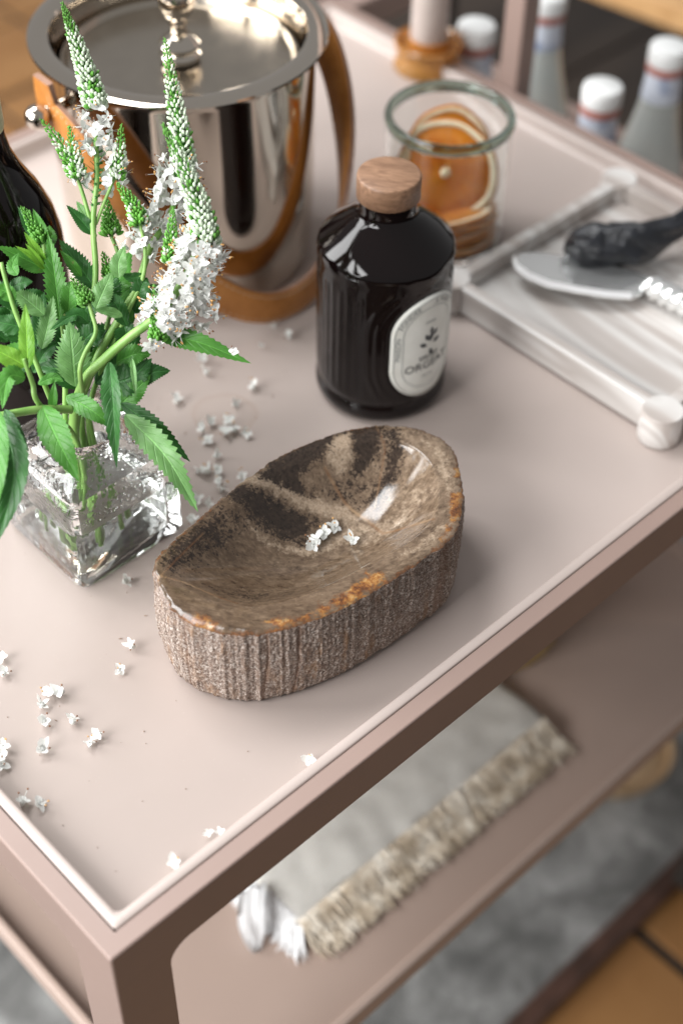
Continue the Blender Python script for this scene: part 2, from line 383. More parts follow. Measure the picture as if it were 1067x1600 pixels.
# stone pattern drawn where the grain lies on the surface (z of the surface near each patch)
def sp(pts, z=ZB - 0.018): return px_poly(pts, z)
sdm = lambda pts, z, soft: np.clip(poly_sd(Vxy, sp(pts, z)) / soft * 0.5 + 0.5, 0, 1)
dark = np.zeros(len(V))
for pts, z, soft, wt in (
        ([(398, 778), (430, 750), (470, 722), (520, 700), (575, 690), (598, 700), (592, 728), (560, 752), (520, 778), (470, 790), (430, 790)], ZB - 0.016, 0.006, 1.0),
        ([(352, 806), (400, 806), (450, 812), (486, 812), (490, 822), (480, 850), (440, 852), (400, 842), (365, 826)], ZB - 0.024, 0.006, 1.0),
        ([(600, 690), (622, 705), (632, 745), (612, 780), (584, 796), (572, 780), (596, 750), (604, 716)], ZB - 0.02, 0.005, 0.78),
        ([(255, 880), (300, 836), (345, 806), (372, 822), (350, 856), (300, 888), (265, 905)], ZB - 0.010, 0.012, 0.80),
        ([(500, 692), (560, 672), (610, 672), (606, 690), (560, 694), (510, 712)], ZB - 0.002, 0.004, 0.70),
        ([(395, 752), (440, 722), (490, 700), (520, 690), (510, 712), (450, 740), (410, 770)], ZB - 0.003, 0.006, 0.62),
        ([(520, 760), (580, 740), (612, 740), (600, 800), (560, 812), (520, 800)], ZB - 0.024, 0.010, 0.45),
        ([(300, 930), (380, 915), (450, 905), (520, 900), (470, 935), (390, 948)], ZB - 0.008, 0.008, 0.56)):
    dark = np.maximum(dark, sdm(pts, z, soft * 1.5) * wt)
for pts, z, soft in (([(520, 712), (545, 705), (556, 735), (536, 760), (500, 778), (462, 772), (480, 752), (500, 742)], ZB - 0.016, 0.004), ([(392, 792), (470, 796), (520, 790), (540, 802), (480, 806), (400, 802), (350, 798)], ZB - 0.022, 0.004)):
    dark = dark * (1 - 0.8 * sdm(pts, z, soft))
pale = np.zeros(len(V))
for pts, z, soft, wt in (([(330, 804), (392, 782), (470, 794), (545, 792), (565, 815), (500, 810), (440, 803), (380, 800)], ZB - 0.022, 0.005, 1.0), ([(510, 800), (560, 800), (600, 815), (650, 770), (682, 800), (640, 850), (560, 875), (520, 850)], ZB - 0.024, 0.012, 0.62),
                         ([(380, 846), (440, 858), (490, 855), (540, 830), (550, 850), (480, 874), (410, 866)], ZB - 0.025, 0.006, 0.85), ([(640, 672), (690, 695), (712, 740), (700, 780), (690, 760), (670, 705)], ZB, 0.006, 0.75), ([(640, 870), (690, 838), (712, 812), (690, 815), (650, 845), (610, 870)], ZB, 0.006, 0.75),
                         ([(520, 715), (545, 708), (552, 738), (530, 755), (505, 742)], ZB - 0.016, 0.004, 0.9)):
    pale = np.maximum(pale, sdm(pts, z, soft) * wt)
rust = np.zeros(len(V)); ed = poly_sd(Vxy, edge)
kk = np.argmin(((Vxy[::1, None, 0] - edge[None, ::6, 0]) ** 2 + (Vxy[::1, None, 1] - edge[None, ::6, 1]) ** 2), axis=1) * 6
wav = np.array([noise.noise((a * 30, 5.5, 0)) for a in arc])[kk]
rust = np.clip(1 - ed / (0.0020 + 0.0034 * np.clip(wav + .3, 0, 1)), 0, 1) * 0.8
hot = np.zeros(len(V))
for pts, soft, wt in (([(448, 974), (490, 946), (535, 922), (572, 890), (604, 893), (604, 913), (560, 938), (500, 965)], 0.005, 0.9), ([(275, 958), (320, 960), (345, 975), (330, 988), (295, 974)], 0.004, 1.0),
                      ([(700, 775), (724, 760), (722, 805), (706, 830), (690, 848), (684, 842), (700, 815)], 0.003, 0.95), ([(706, 730), (722, 728), (722, 748), (708, 746)], 0.002, 1.0), ([(405, 968), (440, 962), (470, 970), (430, 985)], 0.004, 1.0)):
    q_ = np.clip(poly_sd(Vxy, px_poly(pts, ZB)) / soft * 0.5 + 0.5, 0, 1); rust = np.maximum(rust, q_ * wt * 0.9); hot = np.maximum(hot, q_)
crack = np.zeros(len(V))
for pts, z, wd_ in (([(508, 772), (540, 800), (575, 822), (598, 845), (640, 850), (672, 862)], ZB - 0.026, 0.0014), ([(246, 905), (290, 912), (330, 928), (372, 945)], ZB - 0.003, 0.0007), ([(246, 915), (275, 880), (318, 838)], ZB - 0.004, 0.0006), ([(580, 690), (600, 730), (585, 790)], ZB - 0.018, 0.0006)):
    crack = np.maximum(crack, np.clip(1 - line_d(Vxy, sp(pts, z)) / wd_, 0, 1))
fc = sp([(470, 640)], ZB)[0]
dd = Vxy - fc; ringc = np.stack([np.linalg.norm(dd, axis=1), np.arctan2(dd[:, 1], dd[:, 0]) * 0.055, np.zeros(len(V))], 1)
bowl = thing('petrified_wood_bowl', 'oval petrified wood bowl with polished hollow and rough bark side on the tray', 'bowl', (BC[0], BC[1], ZT))
def off(o, par): o.matrix_parent_inverse = Matrix.Translation(-Vector(par.location)); return o
N = Nodes('petrified_wood'); v = N.coord('Object')
fine = N.noise(v, 700, 5, 0.7); mid = N.noise(v, 170, 5, 0.65, 0.8)
rc = N.attr('ringc', 'Vector'); g1 = N.noise(rc, 420, 6, 0.68, 0.3); g2 = N.noise(rc, 110, 4, 0.6, 0.5)
base = N.ramp(g1, [(0.34, (0.050, 0.033, 0.022)), (0.47, (0.135, 0.096, 0.066)), (0.56, (0.20, 0.148, 0.104)), (0.68, (0.33, 0.255, 0.185))])
base = N.mix(N.ramp(mid, [(0.44, (0, 0, 0)), (0.64, (0.65, 0.65, 0.65))]), base, (0.235, 0.172, 0.122))
base = N.mix(0.26, base, N.ramp(g2, [(0.34, (0.070, 0.048, 0.033)), (0.5, (0.18, 0.132, 0.092)), (0.66, (0.40, 0.315, 0.235))]))
base = N.mix(N.attr('tone'), N.mix(1.0, base, (0.60, 0.56, 0.52), 'MULTIPLY'), base)  # left end darker: stone's own colour variation with some shading painted in
pl_ = N.math('ADD', N.attr('pale'), N.math('MULTIPLY_ADD', N.noise(v, 260, 5, 0.7), 1.4, -0.7)); base = N.mix(N.ramp(pl_, [(0.42, (0, 0, 0)), (0.7, (0.85, 0.85, 0.85))]), base, N.ramp(fine, [(0.35, (0.25, 0.185, 0.13)), (0.65, (0.46, 0.375, 0.285))]))
g3 = N.noise(rc, 230, 7, 0.78, 1.2)
ln = N.ramp(N.noise(rc, 900, 3, 0.6), [(0.56, (0, 0, 0)), (0.64, (0.45, 0.45, 0.45))]); base = N.mix(ln, base, (0.075, 0.050, 0.033))
dk = N.math('ADD', N.attr('dark'), N.math('MULTIPLY_ADD', mid, 1.15, -0.575)); dk = N.math('ADD', dk, N.math('MULTIPLY_ADD', fine, 1.3, -0.65))
dk = N.math('ADD', dk, N.math('MULTIPLY_ADD', g3, 1.1, -0.55))
dkf = N.ramp(dk, [(0.40, (0, 0, 0)), (0.54, (1, 1, 1))])
darkc = N.ramp(g1, [(0.3, (0.011, 0.007, 0.005)), (0.7, (0.046, 0.031, 0.022))])
base = N.mix(1.0, base, (0.90, 0.87, 0.84), 'MULTIPLY'); col = N.mix(dkf, base, darkc)
ru = N.math('ADD', N.attr('rust'), N.math('MULTIPLY_ADD', N.noise(v, 240, 4, 0.6), 1.5, -0.75)); ru = N.math('ADD', ru, N.math('MULTIPLY_ADD', fine, 0.8, -0.4))
ruf = N.ramp(ru, [(0.42, (0, 0, 0)), (0.72, (1, 1, 1))])
hotn = N.math('ADD', N.attr('hot'), N.math('MULTIPLY_ADD', N.noise(v, 150, 5, 0.7), 1.2, -0.6))
rusc = N.mix(N.ramp(hotn, [(0.38, (0, 0, 0)), (0.75, (1, 1, 1))]), N.ramp(fine, [(0.35, (0.030, 0.014, 0.008)), (0.6, (0.14, 0.060, 0.025))]),
             N.ramp(N.noise(v, 210, 6, 0.75), [(0.34, (0.035, 0.014, 0.007)), (0.46, (0.15, 0.050, 0.013)), (0.56, (0.30, 0.135, 0.032)), (0.68, (0.42, 0.29, 0.13))]))
col = N.mix(N.math('MULTIPLY', ruf, 0.88), col, rusc)
cr = N.math('MULTIPLY', N.attr('crack'), N.math('MULTIPLY_ADD', N.noise(v, 300, 3), 0.8, 0.3))
col = N.mix(cr, col, N.ramp(N.noise(v, 40, 2), [(0.4, (0.13, 0.055, 0.022)), (0.6, (0.36, 0.24, 0.14))]))
spk = N.ramp(N.noise(v, 1500, 2), [(0.69, (0, 0, 0)), (0.75, (1, 1, 1))]); col = N.mix(N.math('MULTIPLY', spk, 0.35), col, (0.55, 0.45, 0.33))
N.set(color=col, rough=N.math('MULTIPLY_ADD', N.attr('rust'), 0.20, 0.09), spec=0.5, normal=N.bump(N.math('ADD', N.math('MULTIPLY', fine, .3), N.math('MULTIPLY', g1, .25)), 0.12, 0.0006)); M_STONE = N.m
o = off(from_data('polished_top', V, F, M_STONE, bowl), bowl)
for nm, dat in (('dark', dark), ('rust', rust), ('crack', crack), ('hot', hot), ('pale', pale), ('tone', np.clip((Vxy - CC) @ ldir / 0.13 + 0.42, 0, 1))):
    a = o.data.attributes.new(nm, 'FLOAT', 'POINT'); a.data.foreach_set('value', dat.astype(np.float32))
a = o.data.attributes.new('ringc', 'FLOAT_VECTOR', 'POINT'); a.data.foreach_set('vector', ringc.astype(np.float32).ravel())
# bark side
NS, NZ = 840, 44
e2 = np.array([edge[int(k * NA / NS) % NA] * (1 - (k * NA / NS) % 1) + edge[(int(k * NA / NS) + 1) % NA] * ((k * NA / NS) % 1) for k in range(NS)])
n2 = np.array([nrm[int(k * NA / NS) % NA] for k in range(NS)])
V, F = [], []; ins = []; strk = []
for j in range(NZ + 1):
    t = j / NZ; z = ZB - 0.0012 - (H_B - 0.0018) * t
    for k in range(NS):
        x, y = e2[k]; c = (x * 120, y * 120, z * 95)
        ridge = noise.noise(c); groove = abs(noise.noise((x * 46 + 7 + 0.12 * noise.noise((x * 20, y * 20, z * 30)), y * 46, z * 3)))
        gr = noise.noise((x * 520, y * 520, z * 420)); g3 = noise.noise((x * 1100, y * 1100, z * 800))
        d = 0.0004 * ridge - 0.0010 * max(0, 0.035 - groove) / 0.035 + 0.00065 * gr + 0.0005 * g3
        d *= min(1, t * 14); d -= 0.0022 * max(0, t - 0.88) ** 2 * 70
        d += 0.0010 * math.sin(t * PI) - 0.0004 * t
        V.append((x + n2[k, 0] * d, y + n2[k, 1] * d, z)); strk.append(max(0, 0.055 - groove) / 0.055)
for j in range(NZ):
    for k in range(NS):
        l = (k + 1) % NS; F.append((j * NS + k, (j + 1) * NS + k, (j + 1) * NS + l, j * NS + l))
F.append(tuple(NZ * NS + k for k in range(NS))[::-1])
N = Nodes('petrified_bark'); v = N.coord('Object'); vs = N.coord('Object', (1, 1, 0.30))
f1 = N.noise(v, 900, 4, 0.75, 0.6); f2 = N.noise(v, 260, 4, 0.6); s1 = N.noise(vs, 150, 4, 0.6); s2 = N.noise(vs, 75, 3)
col = N.ramp(f1, [(0.36, (0.050, 0.031, 0.023)), (0.46, (0.20, 0.142, 0.110)), (0.54, (0.37, 0.295, 0.25)), (0.65, (0.74, 0.68, 0.62))])
col = N.mix(N.ramp(f2, [(0.46, (0, 0, 0)), (0.66, (0.55, 0.55, 0.55))]), col, (0.20, 0.125, 0.088))
tan = N.ramp(f1, [(0.35, (0.15, 0.078, 0.042)), (0.65, (0.38, 0.235, 0.135))])
col = N.mix(N.ramp(s1, [(0.55, (0, 0, 0)), (0.68, (0.5, 0.5, 0.5))]), col, tan)
col = N.mix(N.ramp(s2, [(0.58, (0, 0, 0)), (0.70, (0.6, 0.6, 0.6))]), col, (0.30, 0.165, 0.08))
col = N.mix(N.math('MULTIPLY', N.attr('streak'), 0.5), col, (0.26, 0.14, 0.085))
N.set(color=col, rough=0.75, spec=0.4, normal=N.bump(f1, 0.9, 0.0012, N.bump(f2, 0.5, 0.002))); M_BARK = N.m
o = off(from_data('bark_side', V, F, M_BARK, bowl), bowl)
a = o.data.attributes.new('streak', 'FLOAT', 'POINT'); a.data.foreach_set('value', np.array(strk, np.float32))

# ------------------------------------------------------------------ dark syrup bottle
b0 = on_plane(593, 596, ZT)
bot = thing('glass_bottle', 'dark brown glass bottle with round wooden cap and cream oval label', 'bottle', (b0.x, b0.y, ZT))
N = Nodes('dark_amber_glass'); v = N.coord(); N.set(color=(0.004, 0.002, 0.002), rough=0.035, spec=0.36, normal=N.bump(N.noise(v, 20, 2), 0.015, 0.003)); M_DARKGLASS = N.m
RB = 0.0402; HS, HN, HC, HT = 0.1091, 0.1280, 0.1417, 0.1526
prof = [(0.0, 0.002), (0.030, 0.0015), (0.0345, 0.0), (0.0385, 0.0018), (0.0402, 0.006), (0.0402, 0.0105), (0.0390, 0.0125), (0.0387, 0.014), (0.0394, 0.0155), (0.0397, 0.018)]
prof += [(0.0398, z) for z in np.linspace(0.021, HS - 0.012, 40)]
prof += [(0.0398, HS - 0.008), (0.0404, HS - 0.004), (0.0399, HS - 0.001), (0.0385, HS + 0.0012), (0.0300, HS + 0.0085), (0.0215, HS + 0.0155), (0.0183, HN - 0.001), (0.0168, HN + 0.001), (0.0164, HN + 0.004), (0.0164, HC - 0.0015), (0.0150, HC + 0.001), (0.0, HC + 0.001)]
V, F = lathe_data([(max(r, 1e-5), z) for r, z in prof], 220)
ang_cam = math.atan2(CAM_C.y - b0.y, CAM_C.x - b0.x); ang_lab = ang_cam + math.radians(43)
LW, LH, LZ = 0.0245, 0.0362, 0.0553
def stadium_d(u, q, hw, hh):
    q = max(abs(q) - (hh - hw), 0); return hw - math.hypot(u, q)
Vn = []
for x, y, z in V:
    r = math.hypot(x, y)
    if r > 0.037 and 0.016 < z < HS - 0.003:
        a = (math.atan2(y, x) - ang_lab + PI) % (2 * PI) - PI; sd = stadium_d(a * RB, z - LZ, LW, LH)
        bump = 0
        for c0 in (-0.0035, -0.0085, -0.0135): bump += 0.0007 * math.exp(-((sd - c0) / 0.0011) ** 2)
        if sd < -0.016: bump += 0.00022 * math.cos(a * 44) * min(1, (-sd - 0.016) / 0.004) * min(1, (z - 0.018) / 0.006) * min(1, max(0, (HS - 0.012 - z) / 0.006))
        r2 = (r + bump) / r; x *= r2; y *= r2
    Vn.append((x, y, z))
from_data('bottle_body', Vn, F, M_DARKGLASS, bot)
N = Nodes('walnut_cap'); v = N.coord('Object', (1, 0.18, 1)); N.set(color=N.ramp(N.noise(v, 260, 6, 0.65, 1.2), [(0.3, (0.13, 0.065, 0.035)), (0.7, (0.32, 0.185, 0.11))]), rough=0.5, normal=N.bump(N.noise(v, 700, 3), 0.2, 0.0005)); M_CAP = N.m
zc = HC - 0.0042
cap = lathe('wooden_cap', [(0.0, zc + 0.001), (0.0165, zc + 0.001), (0.0173, zc + 0.0004), (0.0182, zc + 0.0012), (0.0182, HT - 0.0016), (0.0178, HT - 0.0004), (0.0170, HT), (0.0, HT)], M_CAP, bot, 72, angle=50); cap.rotation_euler.z = 0.6
# label: bent sheet with its own thickness, printing bent the same way
def bend(u, q, lift): a = ang_lab + u / RB; r = RB + lift; return (r * math.cos(a), r * math.sin(a), LZ + q)
N = Nodes('cream_label'); v = N.coord(); N.set(color=N.ramp(N.noise(v, 90, 4), [(0.3, (0.70, 0.70, 0.64)), (0.7, (0.78, 0.78, 0.73))]), rough=0.55); M_LABEL = N.m
M_INK = paint('label_ink', (0.05, 0.055, 0.06), 0.6)
M_INK2 = paint('label_ink_pale', (0.20, 0.22, 0.22), 0.6)
def stadium_ring(hw, hh, n=64):
    P = []
    for k in range(n):
        t = 2 * PI * k / n; x, y = math.cos(t) * hw, math.sin(t) * hw
        P.append((x, y + math.copysign(hh - hw, math.sin(t) + 1e-9)))
    return P
def stadium_sheet(hw, hh, lift, rings=12, n=96):
    V = [bend(0, 0, lift)]; F = []
    for i in range(1, rings + 1):
        for x, y in stadium_ring(hw, hh, n): V.append(bend(x * i / rings, y * i / rings, lift))
    for x, y in stadium_ring(hw + 0.0004, hh + 0.0004, n): V.append(bend(x, y, -0.0006))
    for k in range(n): F.append((0, 1 + k, 1 + (k + 1) % n))
    for i in range(rings):
        for k in range(n): a = 1 + i * n; F.append((a + k, a + n + k, a + n + (k + 1) % n, a + (k + 1) % n))
    return V, F
V, F = stadium_sheet(LW, LH, 0.0009); lab = from_data('label', V, F, M_LABEL, bot)
lab['label'] = 'cream oval paper label with grey print'
def band(hw, hh, wd_, lift):
    V, F = [], []; n = 96
    for q in (0, wd_):
        for x, y in stadium_ring(hw - q, hh - q, n): V.append(bend(x, y, lift))
    for k in range(n): F.append((k, (k + 1) % n, n + (k + 1) % n, n + k))
    return V, F
for hw, hh, wd_ in ((LW - 0.0016, LH - 0.0016, 0.00035), (LW - 0.0068, LH - 0.0068, 0.00035)):
    V, F = band(hw, hh, wd_, 0.00115); from_data('print_border', V, F, M_INK2, lab)
def text_mesh(txt, size):
    c = bpy.data.curves.new('lettering', 'FONT'); c.body = txt; c.size = size; c.align_x = 'CENTER'; c.align_y = 'CENTER'; c.resolution_u = 3
    t = bpy.data.objects.new('lettering', c); COL.objects.link(t)
    dg = bpy.context.evaluated_depsgraph_get(); me = t.evaluated_get(dg).to_mesh()
    V = [tuple(q.co) for q in me.vertices]; F = [tuple(f.vertices) for f in me.polygons]
    bpy.data.objects.remove(t); bpy.data.curves.remove(c); return V, F
def print_text(txt, size, fn, mat):
    V, F = text_mesh(txt, size); from_data('lettering', [bend(*fn(x, y), 0.0012) for x, y, _ in V], F, mat, lab, False)
print_text('ORGEAT', 0.0080, lambda x, y: (x * 1.02, y - 0.0135), M_INK)
print_text('SIROP', 0.0050, lambda x, y: (x * 1.1, y - 0.0075), M_INK)
print_text('PARIS', 0.0030, lambda x, y: (x, y + 0.0185 - 18 * x * x), M_INK2)
print_text('500 ML', 0.0026, lambda x, y: (x, y - 0.0215), M_INK2)
def along(txt, size, a0, mat):
    rad = LW - 0.0042; hh = LH - LW
    def fn(x, y):
        s = a0 + x                                    # arc length measured from the top of the pill, clockwise
        r = rad + y; q = rad * PI / 2
        if abs(s) <= q: t = s / rad; return (r * math.sin(t), hh + r * math.cos(t))
        sg = math.copysign(1, s); return (sg * r, hh - (abs(s) - q))
    print_text(txt, size, fn, mat)
along('MAISON', 0.0046, -0.040, M_INK2); along('FONDEE', 0.0046, -0.0165, M_INK2); along('A PARIS', 0.0046, 0.010, M_INK2)
# leaf sprig emblem
bmV, bmF = [], []
for (x, y, a, l) in ((0, 0.0035, 1.3, 0.007), (-0.002, 0.001, 2.6, 0.006), (0.0025, 0.002, 0.3, 0.006), (-0.001, 0.005, 2.0, 0.0055), (0.002, 0.007, 0.8, 0.0055), (0.0005, -0.002, -1.2, 0.006), (0.001, 0.009, 1.5, 0.005)):
    s = len(bmV); d = (math.cos(a), math.sin(a)); e = (-d[1], d[0])
    for t, wq in ((0, 0), (.3, .22), (.6, .24), (1, 0), (.6, -.24), (.3, -.22)): bmV.append(bend(x + d[0] * t * l + e[0] * wq * l, y + d[1] * t * l + e[1] * wq * l, 0.0012))
    bmF.append(tuple(range(s, s + 6)))
from_data('sprig_emblem', bmV, bmF, M_INK, lab, False)

# ------------------------------------------------------------------ glass jar with dried orange slices
jb = on_plane(688, 372, ZT)
jar = thing('glass_jar', 'clear straight glass jar with thick green rim holding dried orange slices', 'jar', (jb.x, jb.y, ZT + 0.0004))
RJ, HJ = 0.0422, 0.0995
M_CLEAR = glass('clear_glass', (0.955, 0.975, 0.965)); M_GREENGLASS = glass('green_rim_glass', (0.36, 0.46, 0.40))
lathe('jar_wall', [(0.0, 0.0022), (0.028, 0.0015), (0.034, 0.0), (0.0400, 0.002), (RJ, 0.006), (RJ, HJ - 0.008), (RJ - 0.0040, HJ - 0.008), (RJ - 0.0040, 0.012), (0.0335, 0.0075), (0.0, 0.007)], M_CLEAR, jar, 96)
tor = [(0.0404 + 0.0030 * math.cos(2 * PI * k / 20), HJ - 0.004 + 0.0038 * math.sin(2 * PI * k / 20)) for k in range(20)]
lathe('jar_rim', tor, M_GREENGLASS, jar, 96, close=True)
N = Nodes('dried_orange_pulp'); v = N.coord(); rad = N.new('ShaderNodeTexGradient', gradient_type='RADIAL'); N.link(v, rad.inputs[0])
seg_ = N.math('PINGPONG', N.math('MULTIPLY', rad.outputs[1], 10), 0.5)
mem = N.ramp(seg_, [(0.02, (1, 1, 1)), (0.09, (0, 0, 0))])
c = N.ramp(N.noise(v, 160, 5, 0.65, 0.5), [(0.3, (0.66, 0.22, 0.008)), (0.55, (0.92, 0.42, 0.035)), (0.75, (0.95, 0.56, 0.12))])
N.set(color=N.mix(N.math('MULTIPLY', mem, 0.45), c, (0.70, 0.46, 0.16)), rough=0.4, normal=N.bump(N.noise(v, 300, 4), 0.6, 0.002))
t_ = N.new('ShaderNodeBsdfTranslucent'); t_.inputs[0].default_value = (0.95, 0.46, 0.05, 1); ms = N.new('ShaderNodeMixShader'); ms.inputs[0].default_value = 0.6
N.link(N.bsdf.outputs[0], ms.inputs[1]); N.link(t_.outputs[0], ms.inputs[2]); N.link(ms.outputs[0], N.out.inputs[0]); M_PULP = N.m
N = Nodes('orange_pith'); v = N.coord(); N.set(color=N.ramp(N.noise(v, 200, 4), [(0.3, (0.72, 0.56, 0.34)), (0.7, (0.86, 0.77, 0.57))]), rough=0.7); M_PITH = N.m
N = Nodes('orange_peel'); v = N.coord(); N.set(color=N.ramp(N.noise(v, 150, 4), [(0.3, (0.36, 0.11, 0.01)), (0.7, (0.52, 0.19, 0.02))]), rough=0.5, normal=N.bump(N.noise(v, 600, 2), 0.4, 0.001)); M_PEEL = N.m
def slice_thing(label, loc, rot, r=0.034, th=0.004, seed=0):
    t = thing('orange_slice', label, 'orange slice', loc, 0, 'dried orange slices in the jar'); t.rotation_euler = rot
    def wob(rr, z0): 
        n = 56; return [(rr * (1 + 0.02 * math.sin(3 * a + seed) + 0.012 * math.sin(7 * a)) * math.cos(a), rr * (1 + 0.02 * math.sin(3 * a + seed) + 0.012 * math.sin(7 * a)) * math.sin(a), z0 + 0.0012 * math.sin(2 * a + seed)) for a in [2 * PI * k / n for k in range(n)]]
    def rings(name, prof, mat):
        V, F = [], []; n = 56
        for rr, z in prof: V += wob(rr, z)
        for i in range(len(prof) - 1):
            for k in range(n): F.append((i * n + k, i * n + (k + 1) % n, (i + 1) * n + (k + 1) % n, (i + 1) * n + k))
        return from_data(name, V, F, mat, t)
    h = th / 2
    rings('pulp', [(1e-4, -h * .6), (r * .5, -h * .7), (r * .845, -h * .6), (r * .845, h * .6), (r * .5, h * .75), (1e-4, h * .6)], M_PULP)
    rings('pith', [(r * .84, -h * .8), (r * .9, -h), (r * .955, -h * .9), (r * .955, h * .9), (r * .9, h), (r * .84, h * .8), (r * .84, -h * .8)], M_PITH)
    rings('peel', [(r * .95, -h * .95), (r * .99, -h * .6), (r, 0), (r * .99, h * .6), (r * .95, h * .95)], M_PEEL)
    rings('core', [(1e-4, h * .9), (r * .07, h * .95), (r * .10, h * .7)], M_PITH)
toc = Vector((CAM_C.x - jb.x, CAM_C.y - jb.y, 0)).normalized(); az = math.atan2(toc.y, toc.x)
for k in range(5):
    slice_thing(('dried orange slice lying flat at the very bottom of the jar', 'second dried orange slice up from the bottom of the jar', 'third dried orange slice up from the bottom of the jar', 'fourth dried orange slice up from the bottom of the jar', 'topmost flat dried orange slice, right under the upright one')[k],
                (jb.x + random.uniform(-.004, .004), jb.y + random.uniform(-.004, .004), ZT + 0.0115 + 0.0052 * k), (random.uniform(-.10, .10), random.uniform(-.10, .10), random.uniform(0, 6)), 0.0322, 0.0042, k)
slice_thing('large dried orange slice leaning upright in the jar and facing the camera', (jb.x - toc.x * .000 + .0, jb.y - toc.y * .000, ZT + 0.0560), (0, math.radians(66), az), 0.0345, 0.0045, 3)
slice_thing('dried orange slice standing upright at the back, behind the large one', (jb.x - toc.x * 0.011, jb.y - toc.y * 0.011, ZT + 0.0640), (0, math.radians(72), az + 0.2), 0.030, 0.0045, 5)

# ------------------------------------------------------------------ ice bucket
kc = on_plane(279, 43, ZT + 0.160)
buc = thing('ice_bucket', 'polished nickel ice bucket with sunken lid and tan leather strap handle', 'ice bucket', (kc.x, kc.y, ZT))
RR, HB = 0.0933, 0.160
lathe('bucket_body', [(0.0, 0.001), (0.073, 0.001), (0.0800, 0.0), (0.0828, 0.004), (0.0838, 0.012), (0.0846, 0.05), (0.0850, 0.11), (0.0850, HB - 0.010), (0.0856, HB - 0.005), (0.0872, HB - 0.0030), (0.0920, HB - 0.0030), (RR, HB - 0.0018), (0.0930, HB - 0.0006), (0.0910, HB + 0.0003), (0.0875, HB + 0.0010), (0.0835, HB + 0.0009), (0.0800, HB - 0.0002), (0.0783, HB - 0.003), (0.0775, HB - 0.012), (0.0770, HB - 0.026), (0.0, HB - 0.0265)], M_METAL, buc, 128)
lid = lathe('bucket_lid', [(0.0, HB - 0.0215), (0.060, HB - 0.0212), (0.0700, HB - 0.0208), (0.0715, HB - 0.0190), (0.0725, HB - 0.0175), (0.0745, HB - 0.0175), (0.0760, HB - 0.0195), (0.0765, HB - 0.0255), (0.0, HB - 0.0255)], M_BRUSH, buc, 112)
kn = lathe('lid_knob', [(0.0125, HB - 0.0200), (0.0130, HB - 0.0170), (0.0105, HB - 0.0145), (0.0125, HB - 0.0125), (0.0130, HB - 0.0100), (0.0095, HB - 0.0065), (0.0055, HB - 0.004), (0.0050, HB + 0.002), (0.0062, HB + 0.004), (0.0058, HB + 0.006), (0.0095, HB + 0.010), (0.0118, HB + 0.0165), (0.0105, HB + 0.023), (0.006, HB + 0.0268), (0.0, HB + 0.0278)], M_METAL, lid, 48)
# leather strap: band through both side knobs, hanging down round the front
N = Nodes('tan_leather'); v = N.coord(); N.set(color=N.ramp(N.noise(v, 60, 5, 0.6), [(0.3, (0.32, 0.115, 0.018)), (0.7, (0.47, 0.195, 0.045))]), rough=0.42, normal=N.bump(N.noise(v, 900, 3), 0.2, 0.0005)); M_LEATHER = N.m
N = Nodes('raw_leather_edge'); v = N.coord(); N.set(color=N.ramp(N.noise(v, 90, 5), [(0.3, (0.22, 0.12, 0.08)), (0.7, (0.34, 0.20, 0.14))]), rough=0.7); M_LEDGE = N.m
M_THREAD = paint('strap_thread', (0.55, 0.38, 0.25), 0.7)
fw = Vector((f_.x, f_.y, 0)).normalized(); rt = Vector((fw.y, -fw.x, 0))
pa_ = math.radians(42); rt, fw = rt * math.cos(pa_) + fw * math.sin(pa_), fw * math.cos(pa_) - rt * math.sin(pa_)     # the pivots' axis is turned, the left one nearer
def strap_center(t):
    """t from -1 (left pivot) to 1 (right pivot)"""
    th = t * PI / 2
    rad = 0.0970 + 0.012 * math.cos(th)
    z = 0.0130 + 0.1255 * abs(math.sin(th)) ** 2.2
    return Vector((0, 0, z)) + rt * (rad * math.sin(th)) - fw * (rad * math.cos(th))
npt = 90; path = [strap_center(-1.0 + 2.0 * k / npt) for k in range(npt + 1)]
path = [path[0] + Vector((0, 0, 0.022)) - rt * 0.002, path[0] + Vector((0, 0, 0.011)) - rt * 0.001] + path + [path[-1] + Vector((0, 0, 0.011)) + rt * 0.001, path[-1] + Vector((0, 0, 0.022)) + rt * 0.002]
TWIST = math.radians(30)                                # the far half of the strap turns its flat side forward
def band_frames(path):
    out = []
    for i, p in enumerate(path):
        t = (path[min(i + 1, len(path) - 1)] - path[max(i - 1, 0)]).normalized()
        nr_ = Vector((p.x, p.y, 0)).normalized(); nr_ = (nr_ - t * nr_.dot(t)).normalized()
        tw = min(1, max(0, (i / len(path) - 0.56) / 0.25)); tw = tw * tw * (3 - 2 * tw)
        nr_ = Matrix.Rotation(TWIST * tw, 3, t) @ nr_
        out.append((p, nr_, t.cross(nr_)))
    return out
FRM = band_frames(path); HWs = 0.0112; TH = 0.0021
V, F, mi = [], [], []
for i, (p, nr_, s) in enumerate(FRM):
    e = min(i, len(FRM) - 1 - i); hw_ = HWs * (0.72 if e == 0 else 0.94 if e == 1 else 1)
    if s.z < 0: s = -s
    for a, b in ((-hw_, TH * .75), (-hw_ + .001, TH), (hw_ - .001, TH), (hw_, TH * .75), (hw_, -TH * .75), (hw_ - .001, -TH), (-hw_ + .001, -TH), (-hw_, -TH * .75)): V.append(p + s * a + nr_ * b)
m = 8
for i in range(len(FRM) - 1):
    for k in range(m):
        F.append((i * m + k, i * m + (k + 1) % m, (i + 1) * m + (k + 1) % m, (i + 1) * m + k)); mi.append(1 if k in (3, 7) else 0)
F += [tuple(range(8)), tuple((len(FRM) - 1) * 8 + k for k in range(8))[::-1]]; mi += [1, 1]
strap = from_data('leather_strap', V, F, [M_LEATHER, M_LEDGE], buc, True, mi); smooth_angle(strap, 50)
sv, sf = [], []
